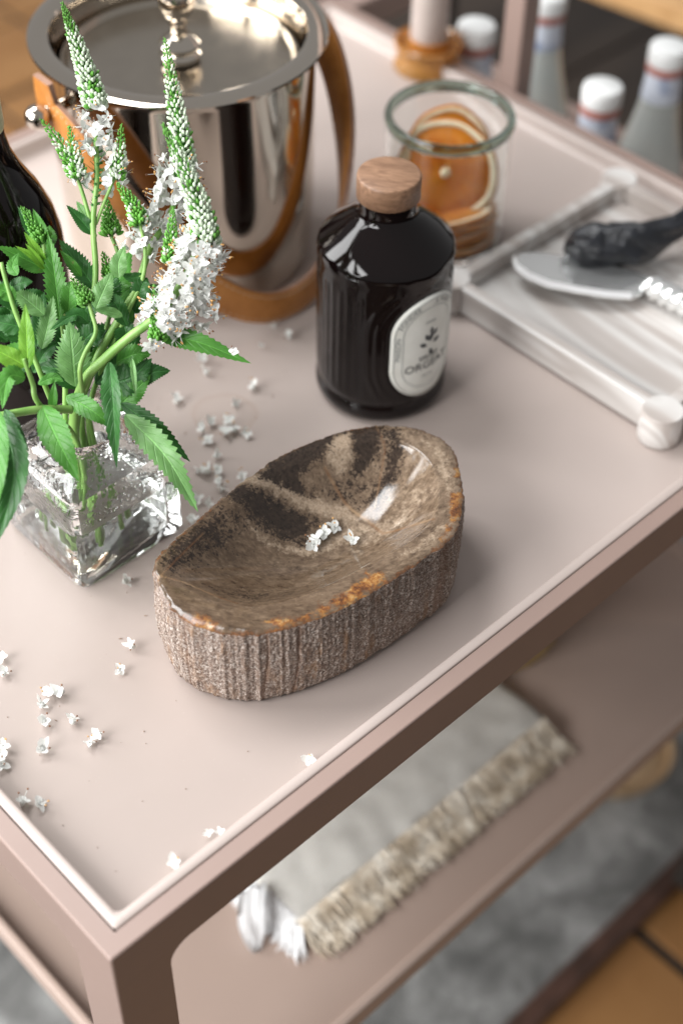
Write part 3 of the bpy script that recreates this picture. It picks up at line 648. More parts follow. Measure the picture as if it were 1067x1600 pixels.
for i in range(2, len(FRM) - 2):
    p, nr_, s = FRM[i]; p2 = FRM[i + 1][0] if i + 1 < len(FRM) else p
    if s.z < 0: s = -s
    for sd in (1, -1):
        a = p + s * (sd * (HWs - 0.0028)) + nr_ * (TH + 0.00005); b = a + (p2 - p) * 0.62
        V_, F_ = tube_data([a, (a + b) / 2 + nr_ * 0.00035, b], [0.0002, 0.0005, 0.0002], 5); q0 = len(sv); sv += V_; sf += [tuple(q0 + j for j in f) for f in F_]
st = from_data('stitching', sv, sf, M_THREAD, strap); st['kind'] = 'stuff'
for sg, idx in ((-1, 2), (1, len(FRM) - 3)):
    p, nr_, s = FRM[idx]; ob = from_bm('knob', (lambda b: (bmesh.ops.create_uvsphere(b, u_segments=28, v_segments=18, radius=0.0078), b)[1])(bmesh.new()), M_METAL, buc, True); ob.location = p + nr_ * 0.0092
    tube('pivot_pin', [p - nr_ * 0.016, p + nr_ * 0.004], 0.0042, M_METAL, buc, 16)

# ------------------------------------------------------------------ wine bottle at the left edge
wb0 = Vector((0.1785, 0.3245, ZT))
wine = thing('wine_bottle', 'tall dark wine bottle with pale foil collar at the left edge', 'wine bottle', wb0)
lathe('bottle_body', [(0.0, 0.004), (0.03, 0.002), (0.034, 0.0), (0.0375, 0.002), (0.038, 0.006), (0.038, 0.118), (0.0375, 0.128), (0.0345, 0.142), (0.0285, 0.156), (0.0215, 0.168), (0.0168, 0.180), (0.0152, 0.190), (0.0146, 0.203), (0.0143, 0.27), (0.0, 0.27)], M_DARKGLASS, wine, 72)
M_FOIL = paint('pale_foil', (0.55, 0.53, 0.38), 0.4); M_FOIL2 = paint('dark_foil', (0.05, 0.05, 0.03), 0.35)
lathe('foil_collar', [(0.0153, 0.194), (0.0157, 0.196), (0.0152, 0.236), (0.0147, 0.237)], M_FOIL, wine, 48)
lathe('foil_capsule', [(0.0150, 0.2375), (0.0153, 0.2385), (0.0150, 0.28), (0.014, 0.282), (0.0, 0.282)], M_FOIL2, wine, 48)

# ------------------------------------------------------------------ glass vase
vc = Vector((0.1490, 0.2130, ZT + 0.0004))
vase = thing('glass_vase', 'small square clear glass vase with water holding the flower stems', 'vase', vc)
def sq_ring(h, sq, z, n=96):
    """ring between a circle (sq=0) and a rounded square (sq=1) of half size h"""
    P = []; p = 2 + 13 * sq
    for k in range(n):
        a = 2 * PI * k / n + 1e-4; c, s = math.cos(a), math.sin(a)
        q = (abs(c) ** p + abs(s) ** p) ** (-1 / p); P.append(Vector((h * q * c, h * q * s, z)))
    return P
def loft(name, rings, mats, parent, mi=None):
    V, F, MI = [], [], []; n = len(rings[0])
    for r in rings: V += r
    for i in range(len(rings) - 1):
        for k in range(n): F.append((i * n + k, i * n + (k + 1) % n, (i + 1) * n + (k + 1) % n, (i + 1) * n + k)); MI.append(mi[i] if mi else 0)
    F.append(tuple(range(n))[::-1]); F.append(tuple((len(rings) - 1) * n + k for k in range(n))); MI += [0, mi[-1] if mi else 0]
    o = from_data(name, V, F, mats, parent, True, MI); smooth_angle(o, 42); return o
HV = 0.0355; ZV = 0.066
outer = [(0.033, 1, 0.0), (0.0352, 1, 0.0012), (0.0362, 1, 0.004), (HV + .0004, 1, 0.03), (HV, 1, ZV - 0.006), (HV - 0.001, 1, ZV - 0.002), (HV - 0.0045, .95, ZV), (0.0270, .55, ZV + 0.0012), (0.0225, .12, ZV + 0.0028), (0.0208, 0, ZV + 0.006), (0.0206, 0, ZV + 0.0105), (0.0196, 0, ZV + 0.0125), (0.0184, 0, ZV + 0.0125), (0.0174, 0, ZV + 0.0105)]
inner = [(0.0170, 0, ZV + 0.002), (0.0185, .15, ZV - 0.003), (0.0245, .7, ZV - 0.007), (0.0285, .95, ZV - 0.011), (0.0292, 1, ZV - 0.016), (0.0290, 1, 0.040), (0.0288, 1, 0.0095), (0.0270, 1, 0.0066), (0.010, 1, 0.0060)]
def vglass(name, sc, st, di, extra=0):
    N = Nodes(name); v = N.coord(); h = N.noise(v, sc, 3, 0.55, 1.0)
    n1 = N.bump(h, st, di)
    if extra:
        vo = N.new('ShaderNodeTexVoronoi'); vo.inputs['Scale'].default_value = extra; N.link(v, vo.inputs['Vector'])
        n1 = N.bump(N.ramp(vo.outputs['Distance'], [(0.0, (1, 1, 1)), (0.45, (0, 0, 0))]), 0.3, 0.0010, n1)
    N.set(color=(0.985, 0.995, 0.992), trans=1.0, ior=1.48, rough=0.0, normal=n1); return N.m
M_VOUT = vglass('vase_glass', 24, 0.10, 0.006); M_VIN = vglass('vase_glass_beaded', 60, 0.10, 0.006, 420); M_VIN2 = vglass('vase_glass_inside', 30, 0.10, 0.006)
rings = [sq_ring(*a) for a in outer] + [sq_ring(*a) for a in inner]
ZW = 0.037
mis = [0] * (len(outer) - 1) + [1 if inner[i][2] > ZW else 2 for i in range(len(inner))]
loft('vase_body', rings, [M_VOUT, M_VIN, M_VIN2], vase, mis[:len(rings) - 1] + [2])
N = Nodes('water'); v = N.coord(); N.set(color=(0.985, 0.995, 0.98), trans=1.0, ior=1.333, rough=0.0, normal=N.bump(N.noise(v, 60, 2), 0.08, 0.002)); M_WATER = N.m
loft('water', [sq_ring(0.0098, 1, 0.0059), sq_ring(0.0272, 1, 0.0065), sq_ring(0.0290, 1, 0.0094), sq_ring(0.0291, 1, ZW - 0.001), sq_ring(0.0293, 1, ZW), sq_ring(0.0286, 1, ZW - 0.0004), sq_ring(0.02, 1, ZW - 0.0006)], M_WATER, vase)

# ------------------------------------------------------------------ veronica stems
def leafmat(name, a, b, tr=0.25):
    N = Nodes(name); uv = N.new('ShaderNodeUVMap'); sep = N.new('ShaderNodeSeparateXYZ'); N.link(uv.outputs[0], sep.inputs[0])
    u, vv = sep.outputs[0], sep.outputs[1]
    au = N.math('ABSOLUTE', u)
    ve = N.math('PINGPONG', N.math('MULTIPLY_ADD', vv, 8.5, N.math('MULTIPLY', au, -1.7)), 0.5)      # side veins run forward from the midrib
    vein = N.ramp(ve, [(0.0, (1, 1, 1)), (0.10, (0, 0, 0))]); rib = N.ramp(au, [(0.03, (1, 1, 1)), (0.09, (0, 0, 0))])
    v = N.coord(); nz = N.noise(v, 110, 4)
    c = N.ramp(nz, [(0.3, a), (0.7, b)])
    lt = tuple(min(1, q * 1.7 + 0.015) for q in b)
    bl = N.ramp(N.noise(v, 260, 3), [(0.70, (0, 0, 0)), (0.76, (0.55, 0.55, 0.55))]); c = N.mix(bl, c, (0.20, 0.20, 0.06))
    c = N.mix(N.math('MULTIPLY', vein, 0.28), c, lt); c = N.mix(N.math('MULTIPLY', rib, 0.6), c, lt)
    h = N.math('ADD', N.math('MULTIPLY', vein, -0.7), N.math('MULTIPLY', rib, -1.0)); h = N.math('ADD', h, N.math('MULTIPLY', N.noise(v, 420, 3), 0.5))
    N.set(color=c, rough=0.42, spec=0.45, normal=N.bump(h, 0.5, 0.0007))
    t = N.new('ShaderNodeBsdfTranslucent'); N.link(c, t.inputs[0]); ms = N.new('ShaderNodeMixShader'); ms.inputs[0].default_value = tr
    N.link(N.bsdf.outputs[0], ms.inputs[1]); N.link(t.outputs[0], ms.inputs[2]); N.link(ms.outputs[0], N.out.inputs[0]); return N.m
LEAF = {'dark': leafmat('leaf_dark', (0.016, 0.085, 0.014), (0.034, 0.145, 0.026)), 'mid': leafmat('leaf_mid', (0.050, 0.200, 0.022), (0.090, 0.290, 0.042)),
        'pale': leafmat('leaf_underside', (0.115, 0.265, 0.075), (0.165, 0.345, 0.11)), 'lime': leafmat('leaf_young', (0.12, 0.33, 0.025), (0.22, 0.46, 0.05), 0.35)}
N = Nodes('stem_green'); v = N.coord(scale=(1, 1, 0.2)); N.set(color=N.ramp(N.noise(v, 120, 3), [(0.3, (0.13, 0.29, 0.05)), (0.7, (0.26, 0.44, 0.12))]), rough=0.45, sub=0.0); M_STEM = N.m
M_BUDW = paint('bud_white', (0.62, 0.72, 0.55), 0.5); M_BUDG = paint('bud_green', (0.10, 0.30, 0.035), 0.5, 0.2); M_CALYX = paint('calyx_green', (0.045, 0.17, 0.03), 0.55, 0.2)
N = Nodes('petal_white'); v = N.coord(); N.set(color=N.ramp(N.noise(v, 300, 3), [(0.3, (0.76, 0.77, 0.74)), (0.7, (0.85, 0.86, 0.84))]), rough=0.6)
t = N.new('ShaderNodeBsdfTranslucent'); t.inputs[0].default_value = (0.85, 0.86, 0.82, 1); ms = N.new('ShaderNodeMixShader'); ms.inputs[0].default_value = 0.3
N.link(N.bsdf.outputs[0], ms.inputs[1]); N.link(t.outputs[0], ms.inputs[2]); N.link(ms.outputs[0], N.out.inputs[0]); M_PETAL = N.m
M_ANTHER = paint('anther_tan', (0.55, 0.30, 0.10), 0.7); M_ANTHER2 = paint('anther_brown', (0.20, 0.09, 0.04), 0.7)

def leaf(pts, width, kind, parent, fold=0.35, face=None, teeth=1.0, roll=0.0):
    """pts: base, control(s), tip in space; width: full width; folded along the midrib"""
    n = 34; C = catmull(pts, n); V, F, UV = [], [], []; m = 8
    ref = Vector(face) if face is not None else Vector((-f_.x, -f_.y, -f_.z))
    for i, p in enumerate(C):
        t = i / n; tn = (C[min(i + 1, n)] - C[max(i - 1, 0)]).normalized()
        side = tn.cross(ref); side = side.normalized() if side.length > 1e-4 else tn.orthogonal(); up = side.cross(tn).normalized()
        if roll: q = Matrix.Rotation(roll * (0.4 + 0.6 * t), 3, tn); side = q @ side; up = q @ up
        prof = (math.sin(PI * min(1, t ** 0.72)) ** 0.9) * (1 - 0.12 * t) if t < 1 else 0
        prof = max(prof, 0.07 * (1 - t))
        saw = 1.0 + (0.085 * teeth * (1 if i % 2 else -1) if 0.10 < t < 0.97 else 0)
        for j in range(-m // 2, m // 2 + 1):
            u = j / (m / 2); hw = width / 2 * prof * (saw if abs(u) > 0.9 else 1)
            wav = 0.05 * width * math.sin(t * 17 + u * 2) * abs(u) * prof
            V.append(p + side * (u * hw * math.cos(fold)) + up * (abs(u) * hw * math.sin(fold) + wav - 0.10 * width * prof * u * u)); UV.append((u, t))
            if abs(u) > 0.9 and i % 2 == 1 and 0.10 < t < 0.97: V[-1] = V[-1] + tn * (width * 0.05 * teeth)
    k = m + 1
    for i in range(n):
        for j in range(m): F.append((i * k + j, i * k + j + 1, (i + 1) * k + j + 1, (i + 1) * k + j))
    o = off(from_data('leaf', V, F, LEAF[kind], parent), parent)
    l = o.data.uv_layers.new(name='UVMap'); idx = np.empty(len(o.data.loops), int); o.data.loops.foreach_get('vertex_index', idx)
    l.data.foreach_set('uv', np.array(UV, np.float32)[idx].ravel()); return o

# four floret meshes shared by every open flower
def petal_data(l, wd_, cup, a, tilt):
    V, F = [], []; n = 4
    for i in range(n + 1):
        t = i / n; hw = wd_ / 2 * (math.sin(PI * (0.15 + 0.80 * t)) ** 0.7) * (1 if t < 0.99 else 0.35)
        rr = l * t; z = cup * t * t * l + tilt * l * t
        for u in (-1, 0, 1):
            x, y = rr, u * hw; V.append((x * math.cos(a) - y * math.sin(a), x * math.sin(a) + y * math.cos(a), z + abs(u) * hw * 0.35))
    for i in range(n):
        for j in range(2): F.append((i * 3 + j, i * 3 + j + 1, (i + 1) * 3 + j + 1, (i + 1) * 3 + j))
    return V, F
FLOR = []
for k in range(10):
    rn_ = random.Random(k); V, F, MI = [], [], []
    def add(d, m):
        s = len(V); V.extend([Vector(q) for q in d[0]]); F.extend([tuple(s + j for j in f) for f in d[1]]); MI.extend([m] * len(d[1]))
    crum = 0.0 if k < 5 else 1.0                       # the last five are wilted, for the fallen ones
    for j in range(4): add(petal_data(0.0042 * rn_.uniform(.75, 1.15), 0.0034 * rn_.uniform(.7, 1.15), rn_.uniform(-.35, .6) + crum * rn_.uniform(-.5, .8), PI / 2 * j + rn_.uniform(-.3, .3) * (1 + crum), rn_.uniform(.0, .55) + crum * rn_.uniform(-.1, .9)), 0)
    if crum:
        for i_, q in enumerate(V):
            V[i_] = q + Vector((noise.noise(q * 420 + Vector((k, 0, 0))), noise.noise(q * 420 + Vector((0, k, 5))), noise.noise(q * 420 + Vector((3, 0, k))))) * 0.0006
        add(tube_data([Vector((0, 0, -0.0016)), Vector((0, 0, -0.0004)), Vector((0, 0, 0.0009)), Vector((0, 0, .0016))], [0.0008, 0.0016, 0.0017, 0.0006], 7), 0)
    else: add(tube_data([Vector((0, 0, -0.0022)), Vector((0, 0, -0.001)), Vector((0, 0, 0.0004))], [0.0007, 0.0010, 0.0013], 6), 0)
    for j in range(2):
        a = rn_.uniform(0, 6.3); rr_ = 0.0022 + crum * rn_.uniform(.0005, .0022); e = Vector((math.cos(a) * rr_, math.sin(a) * rr_, 0.0052 * rn_.uniform(.8, 1.2) * (1 - .75 * crum)))
        add(tube_data([Vector((0, 0, 0)), e * .5 + Vector((0, 0, .0004)), e], [0.00018, 0.00016, 0.00014], 4), 0)
        add(tube_data([e - e.normalized() * .0005, e, e + e.normalized() * .0005], [0.0003, 0.00052, 0.0003], 5), 1)
    me = bpy.data.meshes.new('floret'); me.from_pydata([tuple(q) for q in V], [], F); me.materials.append(M_PETAL); me.materials.append(M_ANTHER if k < 3 else M_ANTHER2)
    me.polygons.foreach_set('material_index', MI); me.polygons.foreach_set('use_smooth', [True] * len(F)); me.update(); FLOR.append(me)
def place_floret(pos, nrm_, size, parent, k=None):
    o = bpy.data.objects.new('floret', FLOR[random.randrange(5) if k is None else k % 10]); COL.objects.link(o)
    q = Vector(nrm_).normalized().to_track_quat('Z', 'Y') @ Matrix.Rotation(random.uniform(0, 6.28), 3, 'Z').to_quaternion()
    o.rotation_mode = 'QUATERNION'; o.rotation_quaternion = q; o.location = pos; o.scale = (size,) * 3
    if parent:
        o.parent = parent
    return o
def frame_at(path, s):
    i = min(int(s * (len(path) - 1)), len(path) - 2); t = s * (len(path) - 1) - i
    p = path[i].lerp(path[i + 1], t); tn = (path[min(i + 2, len(path) - 1)] - path[max(i - 1, 0)]).normalized(); a = tn.orthogonal().normalized(); return p, tn, a, tn.cross(a)
BUD = []
for rr in (0,):
    bm_ = bmesh.new(); bmesh.ops.create_uvsphere(bm_, u_segments=6, v_segments=5, radius=1); BUDV = [q.co.copy() for q in bm_.verts]; BUDF = [tuple(q.index for q in f.verts) for f in bm_.faces]; bm_.free()
def spike(pts, r0, nb, parent, white=0.75, greentip=0.35):
    """pts from base to tip; r0 radius at the base; nb buds; white = share of pale buds at the base"""
    path = catmull(pts, 30); V, F, MI = [], [], []
    length = sum((path[i + 1] - path[i]).length for i in range(30))
    d = tube_data(path, [max(0.0004, r0 * 0.45 * (1 - (i / 30) ** 1.5)) for i in range(31)], 7); V += d[0]; F += d[1]; MI += [1] * len(d[1])
    for k in range(nb):
        s = (k + 0.5) / nb; s = 1 - (1 - s) ** 0.86; p, tn, a, b = frame_at(path, s)
        th = k * 2.39996; out = a * math.cos(th) + b * math.sin(th)
        R_ = r0 * (1 - s ** 1.8) ** 0.8 + 0.0004; sz = (0.00105 * (1 - s) + 0.00045) * (r0 / 0.0055) ** 0.4 * random.uniform(.7, 1.2)
        ax = (out * (0.85 - 0.5 * s) + tn * (0.55 + 0.7 * s)).normalized(); x = ax.orthogonal().normalized(); y = ax.cross(x)
        ax = (ax + Vector((random.uniform(-.22, .22), random.uniform(-.22, .22), random.uniform(-.22, .22)))).normalized(); c = p + out * R_ * random.uniform(.74, .93) + ax * sz * .4 + tn * random.uniform(-.0005, .0005); q0 = len(V)
        V += [c + x * q.x * sz * .8 + y * q.y * sz * .8 + ax * q.z * sz * 1.45 for q in BUDV]; F += [tuple(q0 + j for j in f) for f in BUDF]
        pale = random.random() < (white if s < 1 - greentip else max(0, white * (1 - (s - 1 + greentip) / greentip * 1.7)))
        MI += [0 if pale else 1] * len(BUDF)
        # green calyx bract below the bud
        q0 = len(V); e = p + out * R_ * 0.35 - tn * sz * .9; w_ = tn.cross(out) * sz * .75; V += [e + w_, e - w_, p + out * (R_ * 1.06) + ax * sz * .75 - tn * sz * .9, ]; F.append((q0, q0 + 1, q0 + 2)); MI.append(2)
    o = from_data('flower_spike', V, F, [M_BUDW, M_BUDG, M_CALYX], parent, True, MI); smooth_angle(o, 42); return off(o, parent)
def florets(spk, pts, rad, n, size=1.0, s0=0.0, s1=1.0):
    path = catmull(pts, 20)
    for k in range(n):
        s = s0 + (s1 - s0) * (k + random.random()) / n; p, tn, a, b = frame_at(path, min(.999, s)); th = k * 2.39996 + random.uniform(-.5, .5)
        out = a * math.cos(th) + b * math.sin(th)
        o = place_floret(p + out * rad * random.uniform(.75, 1.1), out + tn * random.uniform(-.3, .7) + a * random.uniform(-.4, .4), size * random.uniform(.85, 1.2), None)
        o.parent = spk
def calyces(pts, n, parent, r=0.0035):
    path = catmull(pts, 20); V, F = [], []
    for k in range(n):
        p, tn, a, b = frame_at(path, (k + .5) / n); th = k * 2.39996; out = a * math.cos(th) + b * math.sin(th); ax = (out + tn * .5).normalized()
        for j in range(4):
            w_ = (tn.cross(out) * math.cos(j * PI / 2) + tn * math.sin(j * PI / 2)) * 0.0009; q0 = len(V); c = p + ax * r * .35
            V += [c + w_ * .5, c + w_ * .2 + ax * .0004 + out * .0002, c + w_ * 1.1 + ax * r * .8]; F.append((q0, q0 + 1, q0 + 2))
        d = tube_data([p, p + ax * r * .6], [0.0005, 0.0008], 5); q0 = len(V); V += d[0]; F += [tuple(q0 + j for j in f) for f in d[1]]
        if k % 2 == 0:
            d = tube_data([p + ax * r * .5, p + ax * r * 2.2 + tn * .0004], [0.00018, 0.00014], 4); q0 = len(V); V += d[0]; F += [tuple(q0 + j for j in f) for f in d[1]]
    return off(from_data('calyx_row', V, F, M_CALYX, parent), parent)
D = at_depth
def P(*a): return [D(*q) for q in a]
def stem_thing(label, base):
    return thing('veronica_stem', label, 'flower stem', base, 0, 'white veronica stems in the vase')
def stem(parent, pts, r0, r1, name='stem'):
    path = catmull(pts, 36); o = tube(name, path, [r0 + (r1 - r0) * i / 36 for i in range(37)], M_STEM, parent, 10); return off(o, parent)
vtop = vc + Vector((0, 0, ZV + 0.012)); vb = vc + Vector((0, 0, 0.014))
NECK = lambda dx, dy: vtop + Vector((dx, dy, 0))
FOOT = lambda dx, dy: vb + Vector((dx, dy, 0))

# stem A: tall left spike with three side spikes
A = stem_thing('tallest white veronica stem at the left, its green tip near the top of the picture', FOOT(.008, .012))
stem(A, [FOOT(.008, .012), NECK(.003, .004)] + P((140, 520, .775), (150, 430, .770), (146, 350, .765), (152, 280, .762), (150, 212, .760)), 0.0019, 0.0013)
sA = spike(P((150, 168, .760), (138, 120, .757), (118, 62, .754), (98, 5, .750)), 0.0056, 330, A, 0.72, 0.32)
florets(sA, P((154, 240, .761), (153, 205, .760), (149, 160, .760)), 0.0058, 20, 1.0)
calyces(P((148, 330, .764), (154, 270, .762), (153, 215, .760)), 30, A, 0.0042)
stem(A, P((149, 370, .766), (132, 310, .763), (120, 272, .760)), 0.0012, 0.0009, 'side_stem')
s_ = spike(P((122, 275, .760), (100, 232, .757), (64, 186, .752)), 0.0040, 120, A, 0.6, 0.45)
s2 = spike(P((124, 278, .758), (116, 240, .756), (108, 196, .753)), 0.0036, 110, A, 0.65, 0.4)
florets(s2, P((128, 288, .759), (122, 268, .758)), 0.0034, 5, 0.7)
stem(A, P((150, 350, .766), (168, 305, .764), (180, 278, .762)), 0.0010, 0.0008, 'side_stem')
s3 = spike(P((182, 280, .762), (188, 240, .760), (190, 194, .757)), 0.0036, 105, A, 0.7, 0.35)
florets(s3, P((174, 300, .763), (186, 252, .762)), 0.0045, 8, 0.95)
for k, (a, b) in enumerate((((170, 205), (176, 240)), ((160, 255), (130, 250)))):
    pass
leaf(P((146, 366, .766), (128, 345, .764), (104, 320, .760)), 0.0085, 'dark', A, 0.5); leaf(P((146, 366, .766), (136, 340, .768), (120, 314, .770)), 0.0085, 'pale', A, 0.3)
# stem B: big centre spike and the heavier spike in front of it
B = stem_thing('white veronica stem of the centre with a tall bent green spike above loose florets', FOOT(-.004, .004))
stem(B, [FOOT(-.004, .004), NECK(-.004, .0)] + P((150, 565, .772), (180, 510, .768), (213, 450, .765), (236, 385, .768), (262, 345, .772), (285, 280, .776)), 0.0024, 0.0015)
sB = spike(P((288, 285, .776), (284, 220, .776), (270, 140, .778), (258, 60, .780)), 0.0060, 330, B, 0.78, 0.30)
florets(sB, P((250, 375, .772), (262, 330, .773), (275, 285, .775), (284, 250, .776)), 0.0086, 60, 1.0)
C_ = stem_thing('heaviest white veronica stem leaning right, wide white flower head over the tray', FOOT(-.012, -.010))
stem(C_, [FOOT(-.012, -.010), NECK(-.008, -.004)] + P((130, 600, .760), (165, 560, .752), (205, 525, .745), (245, 495, .742), (280, 450, .740), (315, 380, .738)), 0.0030, 0.0018)
sC = spike(P((322, 385, .738), (312, 330, .737), (288, 265, .734), (255, 194, .730)), 0.0066, 330, C_, 0.82, 0.28)
florets(sC, P((250, 505, .742), (278, 470, .740), (300, 425, .739), (318, 378, .738)), 0.0104, 122, 1.0)
florets(sC, P((225, 525, .744), (300, 500, .743), (335, 470, .742)), 0.006, 16, 1.0)
stem(C_, P((240, 510, .743), (243, 525, .742)), 0.0009, 0.0008, 'side_stem')
s4 = spike(P((246, 532, .738), (246, 500, .737), (241, 444, .734)), 0.0034, 130, C_, 0.10, 0.5)
s5 = spike(P((264, 412, .742), (268, 370, .741), (271, 324, .739)), 0.0033, 130, C_, 0.12, 0.6)
florets(s4, P((238, 528, .738), (236, 548, .738)), 0.0015, 2, 0.95)
# stem D: small curved green spike with a white floret cluster
Dm = stem_thing('short veronica stem with a curved green spike left of the white flower heads', FOOT(.010, -.004))
stem(Dm, [FOOT(.010, -.004), NECK(.006, .002)] + P((190, 510, .768), (222, 440, .764), (227, 390, .762), (218, 345, .760)), 0.0016, 0.0009)
s6 = spike(P((220, 352, .760), (207, 318, .759), (183, 286, .757)), 0.0042, 150, Dm, 0.3, 0.6)
florets(s6, P((214, 400, .766), (232, 360, .768), (240, 330, .770)), 0.0075, 22, 1.0)
leaf(P((225, 430, .764), (206, 434, .763), (190, 427, .762)), 0.006, 'dark', Dm, 0.4)
E_ = stem_thing('veronica stem with S-bent pale stalk and a short closed green spike', FOOT(.002, -.012))
stem(E_, [FOOT(.002, -.012), NECK(.002, -.006)] + P((126, 590, .750), (132, 555, .747), (150, 520, .745), (144, 490, .744), (138, 470, .743)), 0.0014, 0.0010)
spike(P((139, 474, .743), (128, 456, .742), (112, 434, .740)), 0.0036, 110, E_, 0.0, 0.9)
G_ = stem_thing('short veronica stem with a stubby green spike behind the dark leaves', FOOT(.014, .006))
stem(G_, [FOOT(.014, .006), NECK(.004, .006)] + P((165, 520, .785), (185, 430, .784), (186, 400, .782), (172, 362, .780)), 0.0014, 0.0011)
spike(P((175, 366, .780), (172, 345, .779), (167, 310, .776)), 0.0046, 130, G_, 0.05, 0.8)
spike(P((172, 432, .776), (168, 415, .775), (161, 393, .773)), 0.0030, 60, G_, 0.0, 0.9)
H_ = stem_thing('veronica stem with a hairy green bud spike by the dark wine bottle', FOOT(-.010, .012))
stem(H_, [FOOT(-.010, .012), NECK(-.006, .006)] + P((100, 520, .772), (80, 450, .768), (68, 375, .764)), 0.0016, 0.0012)
spike(P((68, 376, .764), (55, 352, .762), (35, 323, .759)), 0.0042, 120, H_, 0.0, 0.9)
leaf(P((66, 376, .764), (45, 355, .764), (28, 322, .762)), 0.006, 'dark', H_, 0.5); leaf(P((72, 384, .764), (64, 355, .760), (52, 326, .757)), 0.0075, 'mid', H_, 0.5)
leaf(P((72, 388, .765), (76, 370, .770), (78, 352, .775)), 0.010, 'mid', H_, 0.2)
# the young lime cluster and left leaves
leaf(P((73, 422, .762), (40, 405, .757), (-4, 384, .750)), 0.0110, 'mid', H_, 0.35)
leaf(P((72, 422, .762), (58, 392, .756), (38, 362, .752)), 0.0070, 'lime', H_, 0.5); leaf(P((72, 421, .761), (55, 402, .757), (24, 384, .753)), 0.0055, 'lime', H_, 0.5); leaf(P((72, 421, .761), (55, 398, .755), (40, 380, .752)), 0.0040, 'lime', H_, 0.6)
leaf(P((94, 500, .764), (86, 430, .760), (76, 366, .757)), 0.0130, 'mid', H_, 0.45, teeth=1.5); leaf(P((150, 452, .772), (122, 412, .770), (93, 374, .768)), 0.0120, 'dark', H_, 0.25, teeth=1.6)
leaf(P((128, 432, .768), (112, 412, .764), (94, 390, .762)), 0.0060, 'mid', H_, 0.4)
leaf(P((66, 545, .758), (76, 505, .756), (84, 462, .754)), 0.0110, 'pale', H_, 0.4, teeth=1.8); leaf(P((58, 540, .762), (62, 500, .762), (70, 455, .762)), 0.0110, 'dark', H_, 0.3, teeth=1.6)
leaf(P((118, 604, .760), (114, 556, .752), (109, 502, .750)), 0.0190, 'pale', E_, 0.12, teeth=1.5)
leaf(P((150, 482, .760), (162, 455, .758), (176, 424, .758)), 0.0120, 'pale', E_, 0.25); leaf(P((186, 434, .758), (186, 410, .757), (196, 384, .757)), 0.0100, 'pale', G_, 0.3); leaf(P((190, 472, .770), (186, 440, .772), (206, 390, .776)), 0.0150, 'mid', G_, 0.2)
leaf(P((140, 505, .756), (118, 492, .752), (78, 516, .750)), 0.0080, 'dark', E_, 0.4); leaf(P((192, 494, .756), (170, 487, .754), (146, 484, .752)), 0.0062, 'pale', E_, 0.5)
# front hanging leaves
leaf(P((172, 566, .748), (178, 640, .736), (183, 732, .738)), 0.0135, 'dark', C_, 0.65, roll=0.35, teeth=0.8); leaf(P((104, 619, .752), (142, 640, .742), (177, 668, .744)), 0.0115, 'mid', E_, 0.3)
leaf(P((190, 630, .762), (245, 670, .756), (298, 722, .762)), 0.0120, 'dark', C_, 0.55, teeth=1.4); leaf(P((196, 648, .755), (258, 712, .742), (310, 800, .745)), 0.0165, 'pale', C_, 0.5, roll=-0.15, teeth=1.6)
leaf(P((243, 522, .748), (310, 535, .745), (393, 568, .746)), 0.0120, 'mid', C_, 0.45, teeth=1.0)
leaf(P((207, 560, .746), (210, 590, .744), (213, 622, .744)), 0.0038, 'pale', C_, 0.6, teeth=.3)
leaf(P((168, 600, .775), (205, 590, .772), (238, 560, .772)), 0.0180, 'dark', B, 0.2); leaf(P((150, 600, .778), (190, 560, .776), (220, 520, .776)), 0.0170, 'dark', B, 0.2); leaf(P((180, 640, .775), (210, 612, .772), (236, 585, .772)), 0.0120, 'mid', B, 0.2)
# left front stem J, near the camera
J = stem_thing('veronica stem leaning to the near left with long plain green leaves over the vase', FOOT(-.014, -.016))
stem(J, [FOOT(-.014, -.016), NECK(-.010, -.010)] + P((62, 632, .738), (52, 600, .732), (42, 572, .726), (38, 560, .724)), 0.0016, 0.0011)
leaf(P((44, 576, .726), (42, 525, .722), (40, 474, .720)), 0.0090, 'lime', J, 0.35, teeth=.4); leaf(P((40, 572, .726), (12, 556, .722), (-30, 535, .720)), 0.0110, 'lime', J, 0.3, teeth=.4)
leaf(P((66, 634, .736), (92, 690, .722), (124, 752, .722)), 0.0165, 'mid', J, 0.30, teeth=.7); leaf(P((40, 590, .728), (14, 590, .722), (4, 640, .718)), 0.0110, 'mid', J, 0.4); leaf(P((8, 640, .728), (26, 670, .722), (46, 706, .722)), 0.0072, 'dark', J, 0.5, teeth=.4)
leaf(P((4, 650, .722), (22, 740, .706), (-4, 850, .708)), 0.0190, 'dark', J, 0.5, teeth=.5); leaf(P((-4, 640, .716), (-2, 720, .702), (-6, 800, .700)), 0.0130, 'mid', J, 0.5, teeth=.4)
leaf(P((60, 600, .745), (84, 590, .745), (100, 596, .745)), 0.0060, 'mid', J, 0.3); leaf(P((82, 640, .742), (84, 618, .738), (86, 596, .736)), 0.0055, 'mid', J, 0.4, teeth=.4)
K_ = stem_thing('veronica stem leaning out of the left edge behind the young lime leaves', FOOT(-.016, .004))
stem(K_, [FOOT(-.016, .004), NECK(-.012, .002)] + P((70, 600, .755), (46, 540, .748), (22, 480, .742), (2, 410, .738)), 0.0016, 0.0011)
leaf(P((14, 452, .744), (34, 442, .742), (52, 440, .742)), 0.0075, 'dark', K_, 0.3); leaf(P((70, 492, .752), (44, 470, .750), (20, 452, .748)), 0.0110, 'pale', K_, 0.2, teeth=1.5); leaf(P((40, 512, .750), (12, 506, .748), (-20, 500, .748)), 0.0110, 'dark', K_, 0.2)
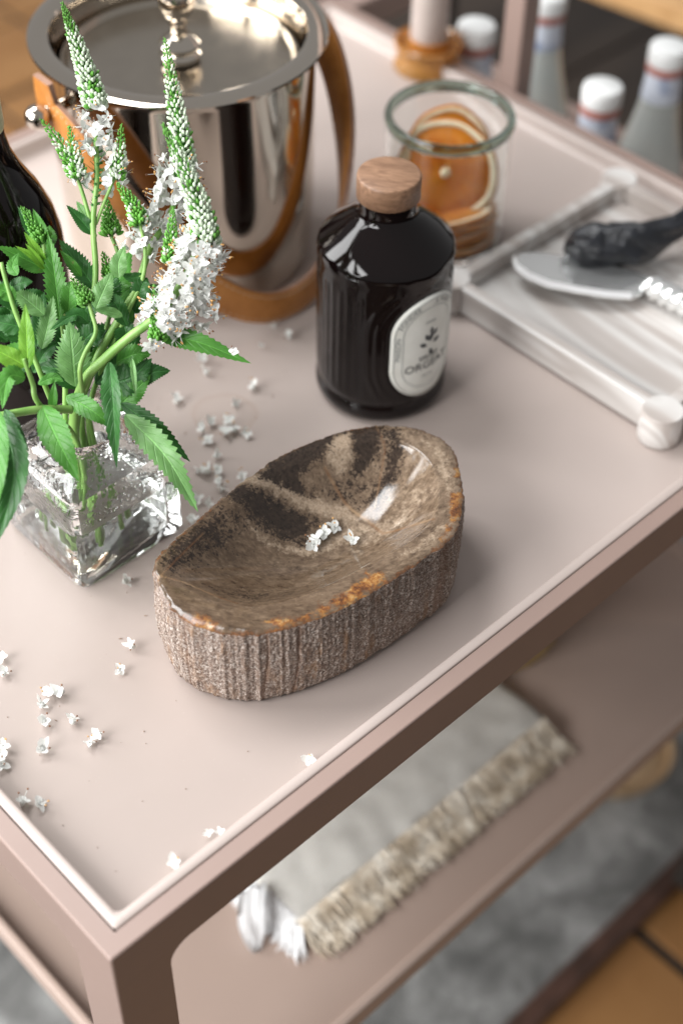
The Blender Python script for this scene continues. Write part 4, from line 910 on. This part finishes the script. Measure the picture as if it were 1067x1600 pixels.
leaf(P((24, 470, .742), (8, 455, .740), (-14, 450, .738)), 0.0090, 'mid', K_, 0.3); leaf(P((28, 430, .748), (20, 415, .750), (30, 395, .752)), 0.0070, 'mid', K_, 0.3); leaf(P((56, 568, .752), (28, 548, .750), (-8, 556, .748)), 0.0100, 'mid', K_, 0.3)
tube_o = stem(K_, P((112, 640, .748), (60, 640, .736), (-10, 652, .728)), 0.0022, 0.0020, 'side_stem')
rl = random.Random(11)
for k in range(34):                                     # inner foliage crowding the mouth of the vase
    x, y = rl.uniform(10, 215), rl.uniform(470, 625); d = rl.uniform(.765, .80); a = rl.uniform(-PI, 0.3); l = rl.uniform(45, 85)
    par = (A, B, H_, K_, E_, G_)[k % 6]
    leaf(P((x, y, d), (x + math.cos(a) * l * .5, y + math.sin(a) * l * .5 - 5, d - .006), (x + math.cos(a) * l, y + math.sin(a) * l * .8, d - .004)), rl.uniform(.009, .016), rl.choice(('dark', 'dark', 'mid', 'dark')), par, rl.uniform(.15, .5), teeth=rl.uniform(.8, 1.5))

# ------------------------------------------------------------------ fallen florets: each a thing
N_G = 'white florets fallen on the tray'
FALL = [
 (208, 1010, 'fallen white floret left of the bowl, upper of a loose pair'), (187, 1046, 'fallen white floret left of the bowl, lower of a loose pair'),
 (78, 1082, 'left one of two touching fallen florets in the near left group'), (97, 1081, 'right one of two touching fallen florets in the near left group'),
 (66, 1102, 'fallen floret with brown anthers just below the touching pair'), (69, 1128, 'fallen floret under the brown-tipped one in the near left group'),
 (114, 1127, 'fallen floret with an orange anther on its own in the near left group'), (155, 1147, 'upper right of the two overlapping fallen florets at near left'),
 (140, 1162, 'lower left of the two overlapping fallen florets at near left'), (66, 1171, 'lone lowest fallen floret in the near left group'),
 (4, 1026, 'upper fallen floret cut by the left edge of the picture'), (6, 1053, 'second fallen floret down at the left edge of the picture'),
 (4, 1166, 'fallen floret at the left edge above two others'), (2, 1182, 'middle fallen floret of three at the left edge'), (3, 1196, 'lowest fallen floret of three at the left edge'),
 (36, 1253, 'left one of two shaded fallen florets by the near tray lip'), (62, 1256, 'right one of two shaded fallen florets by the near tray lip'),
 (482, 1188, 'lone fallen floret against the right tray lip below the bowl'), (326, 1301, 'fallen floret beside the right tray lip, with a small petal next to it'),
 (346, 1302, 'tiny fallen petal on the tray lip right of a floret'), (270, 1348, 'fallen floret nearest the tray corner'),
 (196, 908, 'fallen floret beside the base corner of the glass vase'), (276, 627, 'fallen floret alone behind the vase'),
 (322, 582, 'fallen floret below the long leaf'), (396, 604, 'fallen floret left of the dark bottle, highest of its row'),
 (367, 631, 'tall fallen floret above the loose group behind the bowl'), (329, 660, 'upper left floret of the loose group behind the bowl'), (317, 672, 'leftmost floret of the loose group behind the bowl'),
 (358, 657, 'top floret of the trio behind the bowl'), (354, 676, 'lower left floret of the trio behind the bowl'), (367, 671, 'middle floret of the loose group behind the bowl'),
 (385, 676, 'right floret of the loose group behind the bowl'), (326, 688, 'lowest floret of the loose left group behind the bowl'),
 (337, 713, 'fallen floret heading the string that runs down to the bowl edge'), (310, 735, 'left floret of a pair beside the string of fallen florets'), (325, 737, 'right floret of a pair beside the string of fallen florets'),
 (342, 733, 'second fallen floret of the string behind the bowl'), (342, 750, 'third fallen floret of the string behind the bowl'), (347, 764, 'last fallen floret of the string at the bowl edge'),
 (378, 744, 'upper fallen floret tucked behind the bowl rim'), (382, 756, 'lower fallen floret tucked behind the bowl rim'), (308, 780, 'fallen floret near the leaf tip over the tray'), (326, 786, 'fallen floret right of the leaf tip by the bowl'), (300, 815, 'fallen floret between the vase corner and the bowl'),
 (452, 526, 'fallen floret before the leather strap, nearest the bottle'), (428, 508, 'fallen floret close under the leather strap'), (408, 540, 'fallen petal lying before the leather strap'), (318, 560, 'fallen floret hidden under the long leaf')]
for x, y, lb in FALL:
    p = on_plane(x, y, ZT + 0.0028); n_ = Vector((random.uniform(-.6, .6), random.uniform(-.6, .6), random.uniform(.55, 1)))
    o = place_floret(p, n_, 0.62 if 'petal' in lb else random.uniform(0.88, 1.12), None, random.randrange(10)); tag(o, lb, 'fallen flower', N_G)
for x, y, n_, lb in ((506, 832, (-.2, -.3, 1), 'left one of two touching white florets lying in the petrified wood bowl'), (521, 824, (.3, -.2, 1), 'right one of two touching white florets lying in the petrified wood bowl'), (489, 852, (-.4, -.5, .8), 'lowest of the white florets lying in the petrified wood bowl'), (550, 845, (.1, .1, 1), 'single white floret lying apart at the right inside the bowl'), (494, 843, (-.7, .3, .6), 'small white floret just above the lowest one inside the bowl')):
    p = on_plane(x, y, ZB - 0.0215); o = place_floret(p, n_, 1.12, None, x % 5); tag(o, lb, 'fallen flower', 'white florets in the petrified wood bowl')
p = D(366, 550, .742); o = place_floret(p, (-.4, -.3, .9), 0.7, None); tag(o, 'tiny white floret caught on the long leaf that reaches right', 'fallen flower')

# pollen dust and tiny bits of stamen lying about the tray
sv, sf = [], []; rs = random.Random(3)
for k in range(55):
    cx_, cy_ = rs.choice(((70, 1130), (330, 700), (180, 1250), (400, 1180), (450, 560), (150, 1000))); q = on_plane(rs.gauss(cx_, 90), rs.gauss(cy_, 80), ZT + 0.0003)
    if not (0.014 < q.x < L - 0.014 and 0.014 < q.y < Wd - 0.014): continue
    r = rs.uniform(.00016, .00042); l = r * rs.choice((1, 1, 1.6, 4)); a = rs.uniform(0, 6.3); d = Vector((math.cos(a), math.sin(a), 0)) * l; e = Vector((-math.sin(a), math.cos(a), 0)) * r; n0 = len(sv)
    sv += [q - d, q + e, q + d, q - e, q + Vector((0, 0, r * 1.2))]; sf += [(n0, n0 + 1, n0 + 4), (n0 + 1, n0 + 2, n0 + 4), (n0 + 2, n0 + 3, n0 + 4), (n0 + 3, n0, n0 + 4), (n0 + 3, n0 + 2, n0 + 1, n0)]
o = from_data('pollen_specks', sv, sf, paint('pollen_brown', (0.28, 0.20, 0.14), 0.8), None, False); tag(o, 'tiny brown pollen specks and stamen bits scattered on the beige tray', 'pollen', kind='stuff')

# ------------------------------------------------------------------ marble tray
N = Nodes('veined_marble'); v = N.coord('Object', (1, 0.55, 1)); rot = N.new('ShaderNodeMapping'); rot.inputs['Rotation'].default_value = (0, 0, 0.75); rot.inputs['Scale'].default_value = (1.5, 0.40, 1); N.link(v, rot.inputs[0])
n1 = N.noise(rot.outputs[0], 19, 2.5, 0.5, 0.9); n2 = N.noise(v, 30, 4, 0.55, 1.0)
c = N.ramp(n1, [(0.30, (0.27, 0.215, 0.185)), (0.42, (0.44, 0.385, 0.35)), (0.5, (0.66, 0.64, 0.615)), (0.58, (0.37, 0.32, 0.29)), (0.68, (0.70, 0.69, 0.67))])
N.set(color=N.mix(N.math('MULTIPLY', n2, 0.6), c, (0.54, 0.52, 0.50)), rough=0.35); M_MARBLE = N.m
mx0, mx1, my0, my1 = 0.4415, 0.622, 0.040, 0.221
mt = thing('marble_tray', 'veined grey marble tray with round corner posts and raised edges', 'tray', ((mx0 + mx1) / 2, (my0 + my1) / 2, ZT))
MH = 0.022
def mbox(name, lo, hi, bev=0.0012): return off(box(name, lo, hi, M_MARBLE, mt, bev), mt)
mbox('tray_base', (mx0 + 0.009, my0 + 0.009, ZT + 0.003), (mx1 - 0.009, my1 - 0.009, ZT + 0.010))
mbox('tray_wall', (mx0, my0 + .004, ZT + 0.002), (mx0 + 0.0088, my1 - .004, ZT + MH)); mbox('tray_wall', (mx1 - 0.0088, my0 + .004, ZT + 0.002), (mx1, my1 - .004, ZT + MH))
mbox('tray_wall', (mx0 + 0.009, my0, ZT + 0.002), (mx1 - 0.009, my0 + 0.0088, ZT + MH)); mbox('tray_wall', (mx0 + 0.009, my1 - 0.0088, ZT + 0.002), (mx1 - 0.009, my1, ZT + MH))
for x in (mx0 + 0.003, mx1 - 0.003):
    for y in (my0 + 0.003, my1 - 0.003):
        o = lathe('corner_post', [(0.0, 0.0), (0.0115, 0.0), (0.0128, 0.0012), (0.0130, 0.004), (0.0130, MH - 0.001), (0.0122, MH + 0.0006), (0.0, MH + 0.0008)], M_MARBLE, mt, 40, angle=50); o.location = (x - mt.location.x, y - mt.location.y, 0)

# ------------------------------------------------------------------ serving knife on the marble tray
zk = ZT + MH + 0.0015
kn_ = thing('serving_knife', 'broad silver serving knife with twisted handle lying across the marble tray', 'knife', on_plane(985, 455, ZT + 0.016))
def kp(x, y, z): return on_plane(x, y, z)
bp = [(800, 409, zk), (806, 424, zk), (826, 438, zk - .001), (855, 450, zk - .002), (900, 459, zk - .003), (945, 466, zk - .004), (985, 469, zk - .006), (1000, 462, zk - .006), (1022, 446, zk - .006), (1018, 436, zk - .006), (985, 424, zk - .005), (930, 412, zk - .003), (880, 402, zk - .002), (840, 397, zk - .001), (812, 398, zk)]
bm = bmesh.new(); up_ = Vector((0, 0, 1))
top = [bm.verts.new(kp(*q) + up_ * 0.0012) for q in bp]; bo = [bm.verts.new(kp(*q)) for q in bp]
bm.faces.new(top); bm.faces.new(bo[::-1])
for i in range(len(bp)): bm.faces.new((top[i], bo[i], bo[(i + 1) % len(bp)], top[(i + 1) % len(bp)]))
off(from_bm('blade', bm, M_STEEL, kn_), kn_)
# narrow ground bevel along the cutting edge
ev, ef = [], []
low = bp[0:7]
for q in low:
    a = kp(*q); inw = (kp(q[0] + 4, q[1] - 12, q[2]) - a); ev += [a + up_ * 0.0013 - inw * 0.05, a + up_ * 0.0022 + inw * 0.62]
for i in range(len(low) - 1): ef.append((2 * i, 2 * i + 2, 2 * i + 3, 2 * i + 1))
off(from_data('ground_edge', ev, ef, Nodes('ground_steel').set(color=(0.90, 0.90, 0.90), metal=0.4, rough=0.3).m, kn_), kn_)
ha, hb = kp(1012, 445, zk - .003), kp(1130, 505, zk - .003); ax = (hb - ha).normalized(); sx = ax.cross(up_).normalized(); sy = sx.cross(ax)
for ph in (0, PI):
    pts = [ha.lerp(hb, k / 70) + (sx * math.cos(k / 70 * 23 + ph) + sy * math.sin(k / 70 * 23 + ph)) * 0.0042 for k in range(71)]
    off(tube('handle_strand', pts, 0.0043, M_STEEL, kn_, 12), kn_)

# ------------------------------------------------------------------ black wrinkled stone carving on the marble tray
N = Nodes('black_glossy_stone'); v = N.coord('Object', (1, 1, 1)); N.set(color=N.ramp(N.noise(v, 120, 4), [(0.3, (0.003, 0.0035, 0.005)), (0.7, (0.012, 0.014, 0.019))]), rough=0.27, spec=0.6, normal=N.bump(N.noise(v, 140, 4, 0.6, 1.0), 0.6, 0.003)); M_BLACK = N.m
a0, a1, a2, a3 = on_plane(880, 392, ZT + .026), on_plane(950, 386, ZT + .029), on_plane(1022, 372, ZT + .031), on_plane(1110, 318, ZT + .040)
path = catmull([a0, a1, a2, a3], 60); V, F = [], []; n = 40
for i, p in enumerate(path):
    t = i / 60; tn = (path[min(i + 1, 60)] - path[max(i - 1, 0)]).normalized(); s = tn.cross(up_).normalized(); q = s.cross(tn)
    r0 = 0.0148 * min(1, math.sqrt(max(0.0, 1 - (1 - min(1, t / .22)) ** 2))) * (1 if t < .5 else max(0.52, 1 - (t - .5) * 1.6)) + 0.0003
    for k in range(n):
        th = 2 * PI * k / n; tw = th * 5 + t * 20 + 1.5 * math.sin(t * 9 + th)
        r = r0 * (1 + 0.13 * math.sin(tw) + 0.16 * noise.noise((math.cos(th) * 1.6, math.sin(th) * 1.6, t * 8)))
        V.append(p + s * (math.cos(th) * r) + q * (math.sin(th) * r * 0.98))
for i in range(60):
    for k in range(n): F.append((i * n + k, i * n + (k + 1) % n, (i + 1) * n + (k + 1) % n, (i + 1) * n + k))
F.append(tuple(range(n))[::-1]); F.append(tuple(60 * n + k for k in range(n)))
bs = from_data('carved_stone', V, F, M_BLACK); tag(bs, 'black glossy wrinkled carving with a rising stalk lying on the marble tray', 'carving')

# ------------------------------------------------------------------ candle and amber holder
cb = on_plane(667, 104, ZT); 
ho = thing('candle_holder', 'round amber glass candle holder with a saucer rim at the far end', 'candle holder', (cb.x, cb.y, ZT))
N = Nodes('amber_glass'); N.set(color=(0.80, 0.40, 0.11), trans=0.65, rough=0.08, ior=1.45); M_AMBER = N.m
lathe('holder_dish', [(r * 1.22, z) for r, z in [(0.0, 0.0), (0.0215, 0.0), (0.0228, 0.002), (0.0215, 0.008), (0.0205, 0.013), (0.0222, 0.020), (0.0228, 0.023), (0.0215, 0.0238), (0.0195, 0.021), (0.0165, 0.015), (0.0150, 0.014), (0.0, 0.0138)]], M_AMBER, ho, 56)
lathe('candle_cup', [(0.0165, 0.0142), (0.0172, 0.018), (0.0172, 0.027), (0.0160, 0.0275), (0.0156, 0.018), (0.0150, 0.0144)], M_AMBER, ho, 48)
N = Nodes('grey_wax'); v = N.coord(); N.set(color=N.ramp(N.noise(v, 60, 3), [(0.3, (0.44, 0.37, 0.335)), (0.7, (0.50, 0.43, 0.39))]), rough=0.5); M_WAX = N.m
cd = lathe('candle', [(0.0, 0.0), (0.0150, 0.0), (0.0148, 0.05), (0.0142, 0.19), (0.010, 0.198), (0.0, 0.200)], M_WAX, None, 48); cd.location = (cb.x, cb.y, ZT + 0.0142)
tag(cd, 'thick taupe candle standing in the amber holder', 'candle')

# ------------------------------------------------------------------ small bottles in the rack
M_BGLASS = Nodes('pale_green_glass').set(color=(0.94, 0.97, 0.94), trans=0.62, rough=0.05, ior=1.45).m; M_WCAP = paint('white_cap', (0.78, 0.79, 0.78), 0.35); M_RED = paint('red_band', (0.42, 0.17, 0.14), 0.45)
N = Nodes('neck_label'); v = N.coord(); N.set(color=N.ramp(N.noise(v, 55, 2), [(0.52, (0.60, 0.64, 0.72)), (0.66, (0.26, 0.31, 0.44))]), rough=0.5); M_NLAB = N.m
N = Nodes('front_label'); v = N.coord(); N.set(color=N.ramp(N.noise(v, 45, 2), [(0.5, (0.62, 0.66, 0.68)), (0.66, (0.22, 0.28, 0.42))]), rough=0.5); M_FLAB = N.m
def soda():
    t = thing('soda_bottle', '', 'bottle', (0, 0, 0), 0, 'white capped clear bottles in the cart rack'); h = -0.235 + 0.0
    H = 0.2505
    lathe('bottle_glass', [(0.0, 0.003), (0.026, 0.002), (0.030, 0.0), (0.0325, 0.004), (0.033, 0.01), (0.033, 0.115), (0.0315, 0.130), (0.0265, 0.155), (0.0195, 0.182), (0.0155, 0.205), (0.0140, 0.222), (0.0140, 0.234), (0.0122, 0.234), (0.0122, 0.222), (0.0138, 0.205), (0.0178, 0.182), (0.0248, 0.155), (0.0300, 0.130), (0.0312, 0.115), (0.0312, 0.012), (0.026, 0.006), (0.0, 0.006)], M_BGLASS, t, 56)
    lathe('cap', [(0.0142, 0.2352), (0.0154, 0.2352), (0.0158, 0.238), (0.0158, 0.2470), (0.0150, 0.2495), (0.0130, H), (0.0, H)], M_WCAP, t, 56)
    lathe('cap_band', [(0.0142, 0.2285), (0.0156, 0.2285), (0.0158, 0.2348), (0.0142, 0.2350)], M_RED, t, 56)
    lathe('neck_wrap', [(0.0147, 0.207), (0.0160, 0.2045), (0.0149, 0.2195), (0.0145, 0.228), (0.0143, 0.228)], M_NLAB, t, 48)
    lathe('body_label', [(0.0333, 0.040), (0.0336, 0.041), (0.0336, 0.110), (0.0333, 0.111)], M_FLAB, t, 56)
    return t
def copy_tree(o, parent=None):
    c = o.copy(); COL.objects.link(c)
    if parent: c.parent = parent
    for ch in list(o.children): copy_tree(ch, c)
    return c
proto = soda()
SB = [(0.700, 0.432, 'white capped clear bottle directly right of the candle'), (0.784, 0.428, 'white capped bottle cut off by the top edge, beside the upright post'), (0.702, 0.302, 'lowest white capped bottle, standing close behind the tray edge'), (0.790, 0.306, 'white capped bottle at the far right with its sloping shoulder showing')]
for i, (x, y, lb) in enumerate(SB):
    o = proto if i == 0 else copy_tree(proto); o.location = (x, y, ZR + 0.0002); o.rotation_euler.z = i * 1.7; o['label'] = lb

# ------------------------------------------------------------------ fringed cloth and basket on the lower shelf
N = Nodes('linen'); v = N.coord(); wv = N.new('ShaderNodeTexWave'); wv.inputs['Scale'].default_value = 260; N.link(v, wv.inputs['Vector']); wv2 = N.new('ShaderNodeTexWave', bands_direction='Y'); wv2.inputs['Scale'].default_value = 260; N.link(v, wv2.inputs['Vector'])
N.set(color=N.ramp(N.noise(v, 45, 4), [(0.3, (0.85, 0.825, 0.77)), (0.7, (0.90, 0.88, 0.83))]), rough=0.9, sheen=0.15, normal=N.bump(N.math('ADD', wv.outputs['Fac'], wv2.outputs['Fac']), 0.35, 0.0006)); M_LINEN = N.m
N = Nodes('linen_fringe'); v = N.coord(); N.set(color=N.ramp(N.noise(v, 70, 4), [(0.35, (0.42, 0.34, 0.245)), (0.5, (0.60, 0.52, 0.41)), (0.65, (0.76, 0.70, 0.60))]), rough=0.85); M_FRINGE = N.m
cl = thing('fringed_cloth', 'folded off-white linen cloth with a beige fringe on the lower shelf', 'cloth', (0.29, 0.10, ZS))
c00 = on_plane(468, 1446, ZS + .010); c10 = on_plane(856, 1124, ZS + .010); c01 = on_plane(395, 1405, ZS + .018); 
ex = (c10 - c00); ex.z = 0; ey = Vector((-ex.y, ex.x, 0)).normalized() * 0.26
def layer(name, z, inset, dx, seed):
    bm = bmesh.new(); nx, ny = 70, 50; vs = []
    for j in range(ny + 1):
        for i in range(nx + 1):
            u, q = i / nx, j / ny; p = c00 + ex * (u * (1 - inset) + inset / 2 + dx) + ey * (q + inset * .04)
            zz = z + 0.0026 * noise.noise((p.x * 20, p.y * 34, seed)) + 0.0016 * noise.noise((p.x * 55, p.y * 55, seed + 4))
            ed_ = min(u, 1 - u, q) * 40; zz -= 0.002 * max(0, 1 - ed_)
            p = p + ex.normalized() * 0.004 * noise.noise((q * 6, seed, 1)) + Vector((0, 0.003 * noise.noise((u * 8, seed, 2)), 0))
            vs.append(bm.verts.new((p.x, p.y, zz)))
    for j in range(ny):
        for i in range(nx): a = j * (nx + 1) + i; bm.faces.new((vs[a], vs[a + 1], vs[a + nx + 2], vs[a + nx + 1]))
    r = bmesh.ops.solidify(bm, geom=bm.faces[:], thickness=-0.0030)
    return off(from_bm(name, bm, M_LINEN, cl, True), cl)
layer('cloth_fold', ZS + 0.0042, 0.0, 0.003, 1); layer('cloth_fold', ZS + 0.0078, 0.0, 0.0, 7); layer('cloth_fold', ZS + 0.0114, 0.0, -0.003, 13)
# fringe threads along the front edge and round the left corner
fr = random.Random(5); fv, ff = [], []
def thread(p, d, l, z0):
    pts = [p]; q = p.copy(); dd = d.copy()
    for k in range(5):
        dd = (dd + Vector((fr.uniform(-.15, .15), fr.uniform(-.15, .15), -0.24))).normalized(); q = q + dd * (l / 5); q.z = max(q.z, ZS + 0.001 + fr.uniform(0, .003)); pts.append(q.copy())
    r = fr.uniform(.00035, .0007); d_ = tube_data(pts, [r, r, r * 1.1, r * 1.0, r * .9, r * .5], 4); s = len(fv); fv.extend(d_[0]); ff.extend([tuple(s + j for j in f) for f in d_[1]])
fdir = -ey.normalized()
for k in range(1700):
    u = fr.random(); p = c00 + ex * (u * 1.0) + Vector((0, 0, 0)); p.z = ZS + fr.choice((0.003, 0.006, 0.009, 0.011)); sway = 0.16 * math.sin(u * 19) + 0.10 * math.sin(u * 47 + 1) + 0.13 * noise.noise((u * 90, 0, 0))
    thread(p - fdir * .003, fdir + ex.normalized() * (sway + fr.uniform(-.16, .16)), fr.uniform(.025, .043), p.z)
fringe_ = (fv, ff); fv, ff = [], []
for k in range(650):
    q = fr.random(); p = c00 + ey.normalized() * (q * 0.085); p.z = ZS + fr.choice((0.004, 0.007, 0.010))
    thread(p + ex.normalized() * .003, -ex.normalized() * 1.0 + fdir * (0.9 - q) + ey.normalized() * fr.uniform(-.2, .2), fr.uniform(.020, .032), p.z)
M_COTTON = paint('white_cotton', (0.80, 0.80, 0.80), 0.9)
o = off(from_data('side_fringe', fv, ff, M_COTTON, cl), cl); o['kind'] = 'stuff'; o['label'] = 'white side fringe'
o = off(from_data('fringe', *fringe_, M_FRINGE, cl), cl); o['kind'] = 'stuff'
# loose end of a white cotton band at the left corner
V, F = [], []; pa = catmull([on_plane(395, 1385, ZS + .016), on_plane(392, 1430, ZS + .016), on_plane(398, 1462, ZS + .010), on_plane(402, 1486, ZS + .002)], 24)
for i, p in enumerate(pa):
    s = (ex.normalized() * .8 - fdir * -.3).normalized(); wq = 0.0095 * (1 - (i / 24) ** 3 * .75)
    for a in (-1, -.5, 0, .5, 1): V.append(p + s * (a * wq) + Vector((0, 0, 0.0030 * math.cos(a * 5.2 + i * .12))))
for i in range(24):
    for k in range(4): F.append((i * 5 + k, i * 5 + k + 1, (i + 1) * 5 + k + 1, (i + 1) * 5 + k))
bm = bmesh.new(); vs = [bm.verts.new(q) for q in V]
for f in F: bm.faces.new([vs[i] for i in f])
bmesh.ops.solidify(bm, geom=bm.faces[:], thickness=0.0015)
off(from_bm('cloth_corner', bm, M_COTTON, cl, True), cl)
# straw basket behind the cloth
N = Nodes('straw'); v = N.coord(scale=(1, 1, 3)); N.set(color=N.ramp(N.noise(v, 60, 5, 0.6), [(0.3, (0.30, 0.19, 0.07)), (0.7, (0.48, 0.34, 0.15))]), rough=0.7); M_STRAW = N.m
bk = on_plane(850, 1040, ZS); 
bs_ = thing('straw_basket', 'golden straw basket behind the cloth, barely showing under the tray rail', 'basket', (bk.x + 0.0, bk.y + 0.066, ZS))
for k in range(11):
    R_ = 0.056 + 0.0006 * k; pts = [Vector((R_ * math.cos(a) + .0008 * math.cos(a * 26 + k * PI), R_ * math.sin(a) + .0008 * math.sin(a * 26 + k * PI), 0.0045 + 0.0078 * k)) for a in [2 * PI * j / 60 for j in range(61)]]
    tube('coil', pts, 0.0044, M_STRAW, bs_, 8)
lathe('basket_base', [(0.0, 0.001), (0.055, 0.001), (0.055, 0.005), (0.0, 0.005)], M_STRAW, bs_, 40)

# ------------------------------------------------------------------ far background: dark boards added in place of shaded floor, and an oak bench
N = Nodes('shade_boards'); oi = N.new('ShaderNodeObjectInfo'); v = N.coord('Object', (0.12, 1, 1)); c = N.ramp(N.noise(v, 14, 5, 0.6, 0.5), [(0.3, (0.022, 0.015, 0.011)), (0.7, (0.060, 0.042, 0.030))])
N.set(color=c, rough=0.55); M_SHADEBOARD = N.m
pl = thing('shade_platform', 'added low dark platform standing in for shaded floor in the blurred background behind the cart', 'platform', (1.7, 0.75, ZF))
for k in range(9):
    off(box('board', (1.02, -0.05 + 0.165 * k, ZF + 0.16), (2.9, -0.05 + 0.165 * k + 0.158, ZF + 0.19), M_SHADEBOARD, pl, 0.003), pl)
for x in (1.05, 2.8): off(box('bearer', (x, -0.04, ZF + 0.002), (x + 0.06, 1.42, ZF + 0.1595), M_SHADEBOARD, pl, 0.002), pl)
N = Nodes('oak'); v = N.coord('Object', (1, 0.1, 1)); N.set(color=N.ramp(N.noise(v, 40, 5, 0.6, 0.6), [(0.3, (0.42, 0.23, 0.09)), (0.7, (0.58, 0.35, 0.16))]), rough=0.5); M_OAK = N.m
M_BLK = paint('black_metal', (0.012, 0.012, 0.012), 0.45)
bp0 = on_plane(925, 3, -0.318); bp1 = on_plane(1067, 58, -0.318); bd = (bp1 - bp0).normalized(); ang = math.atan2(bd.y, bd.x)
bn = thing('oak_bench', 'oak topped bench with black metal legs in the blurred background at upper right', 'bench', (bp0.x, bp0.y, ZF), ang)
for k in range(3): box('slat', (-0.35, 0.0 + k * 0.105, 0.425), (0.9, 0.10 + k * 0.105, 0.46), M_OAK, bn, 0.003)
for x in (-0.28, 0.8):
    for y in (0.02, 0.27): box('leg', (x, y, 0.0), (x + 0.03, y + 0.03, 0.4248), M_BLK, bn, 0.002)
box('stretcher', (-0.2495, 0.135, 0.12), (0.7995, 0.155, 0.15), M_BLK, bn, 0.002)
for x in (-0.28, 0.8): box('crossbar', (x + .002, 0.0505, 0.12), (x + 0.028, 0.2695, 0.15), M_BLK, bn, 0.002)
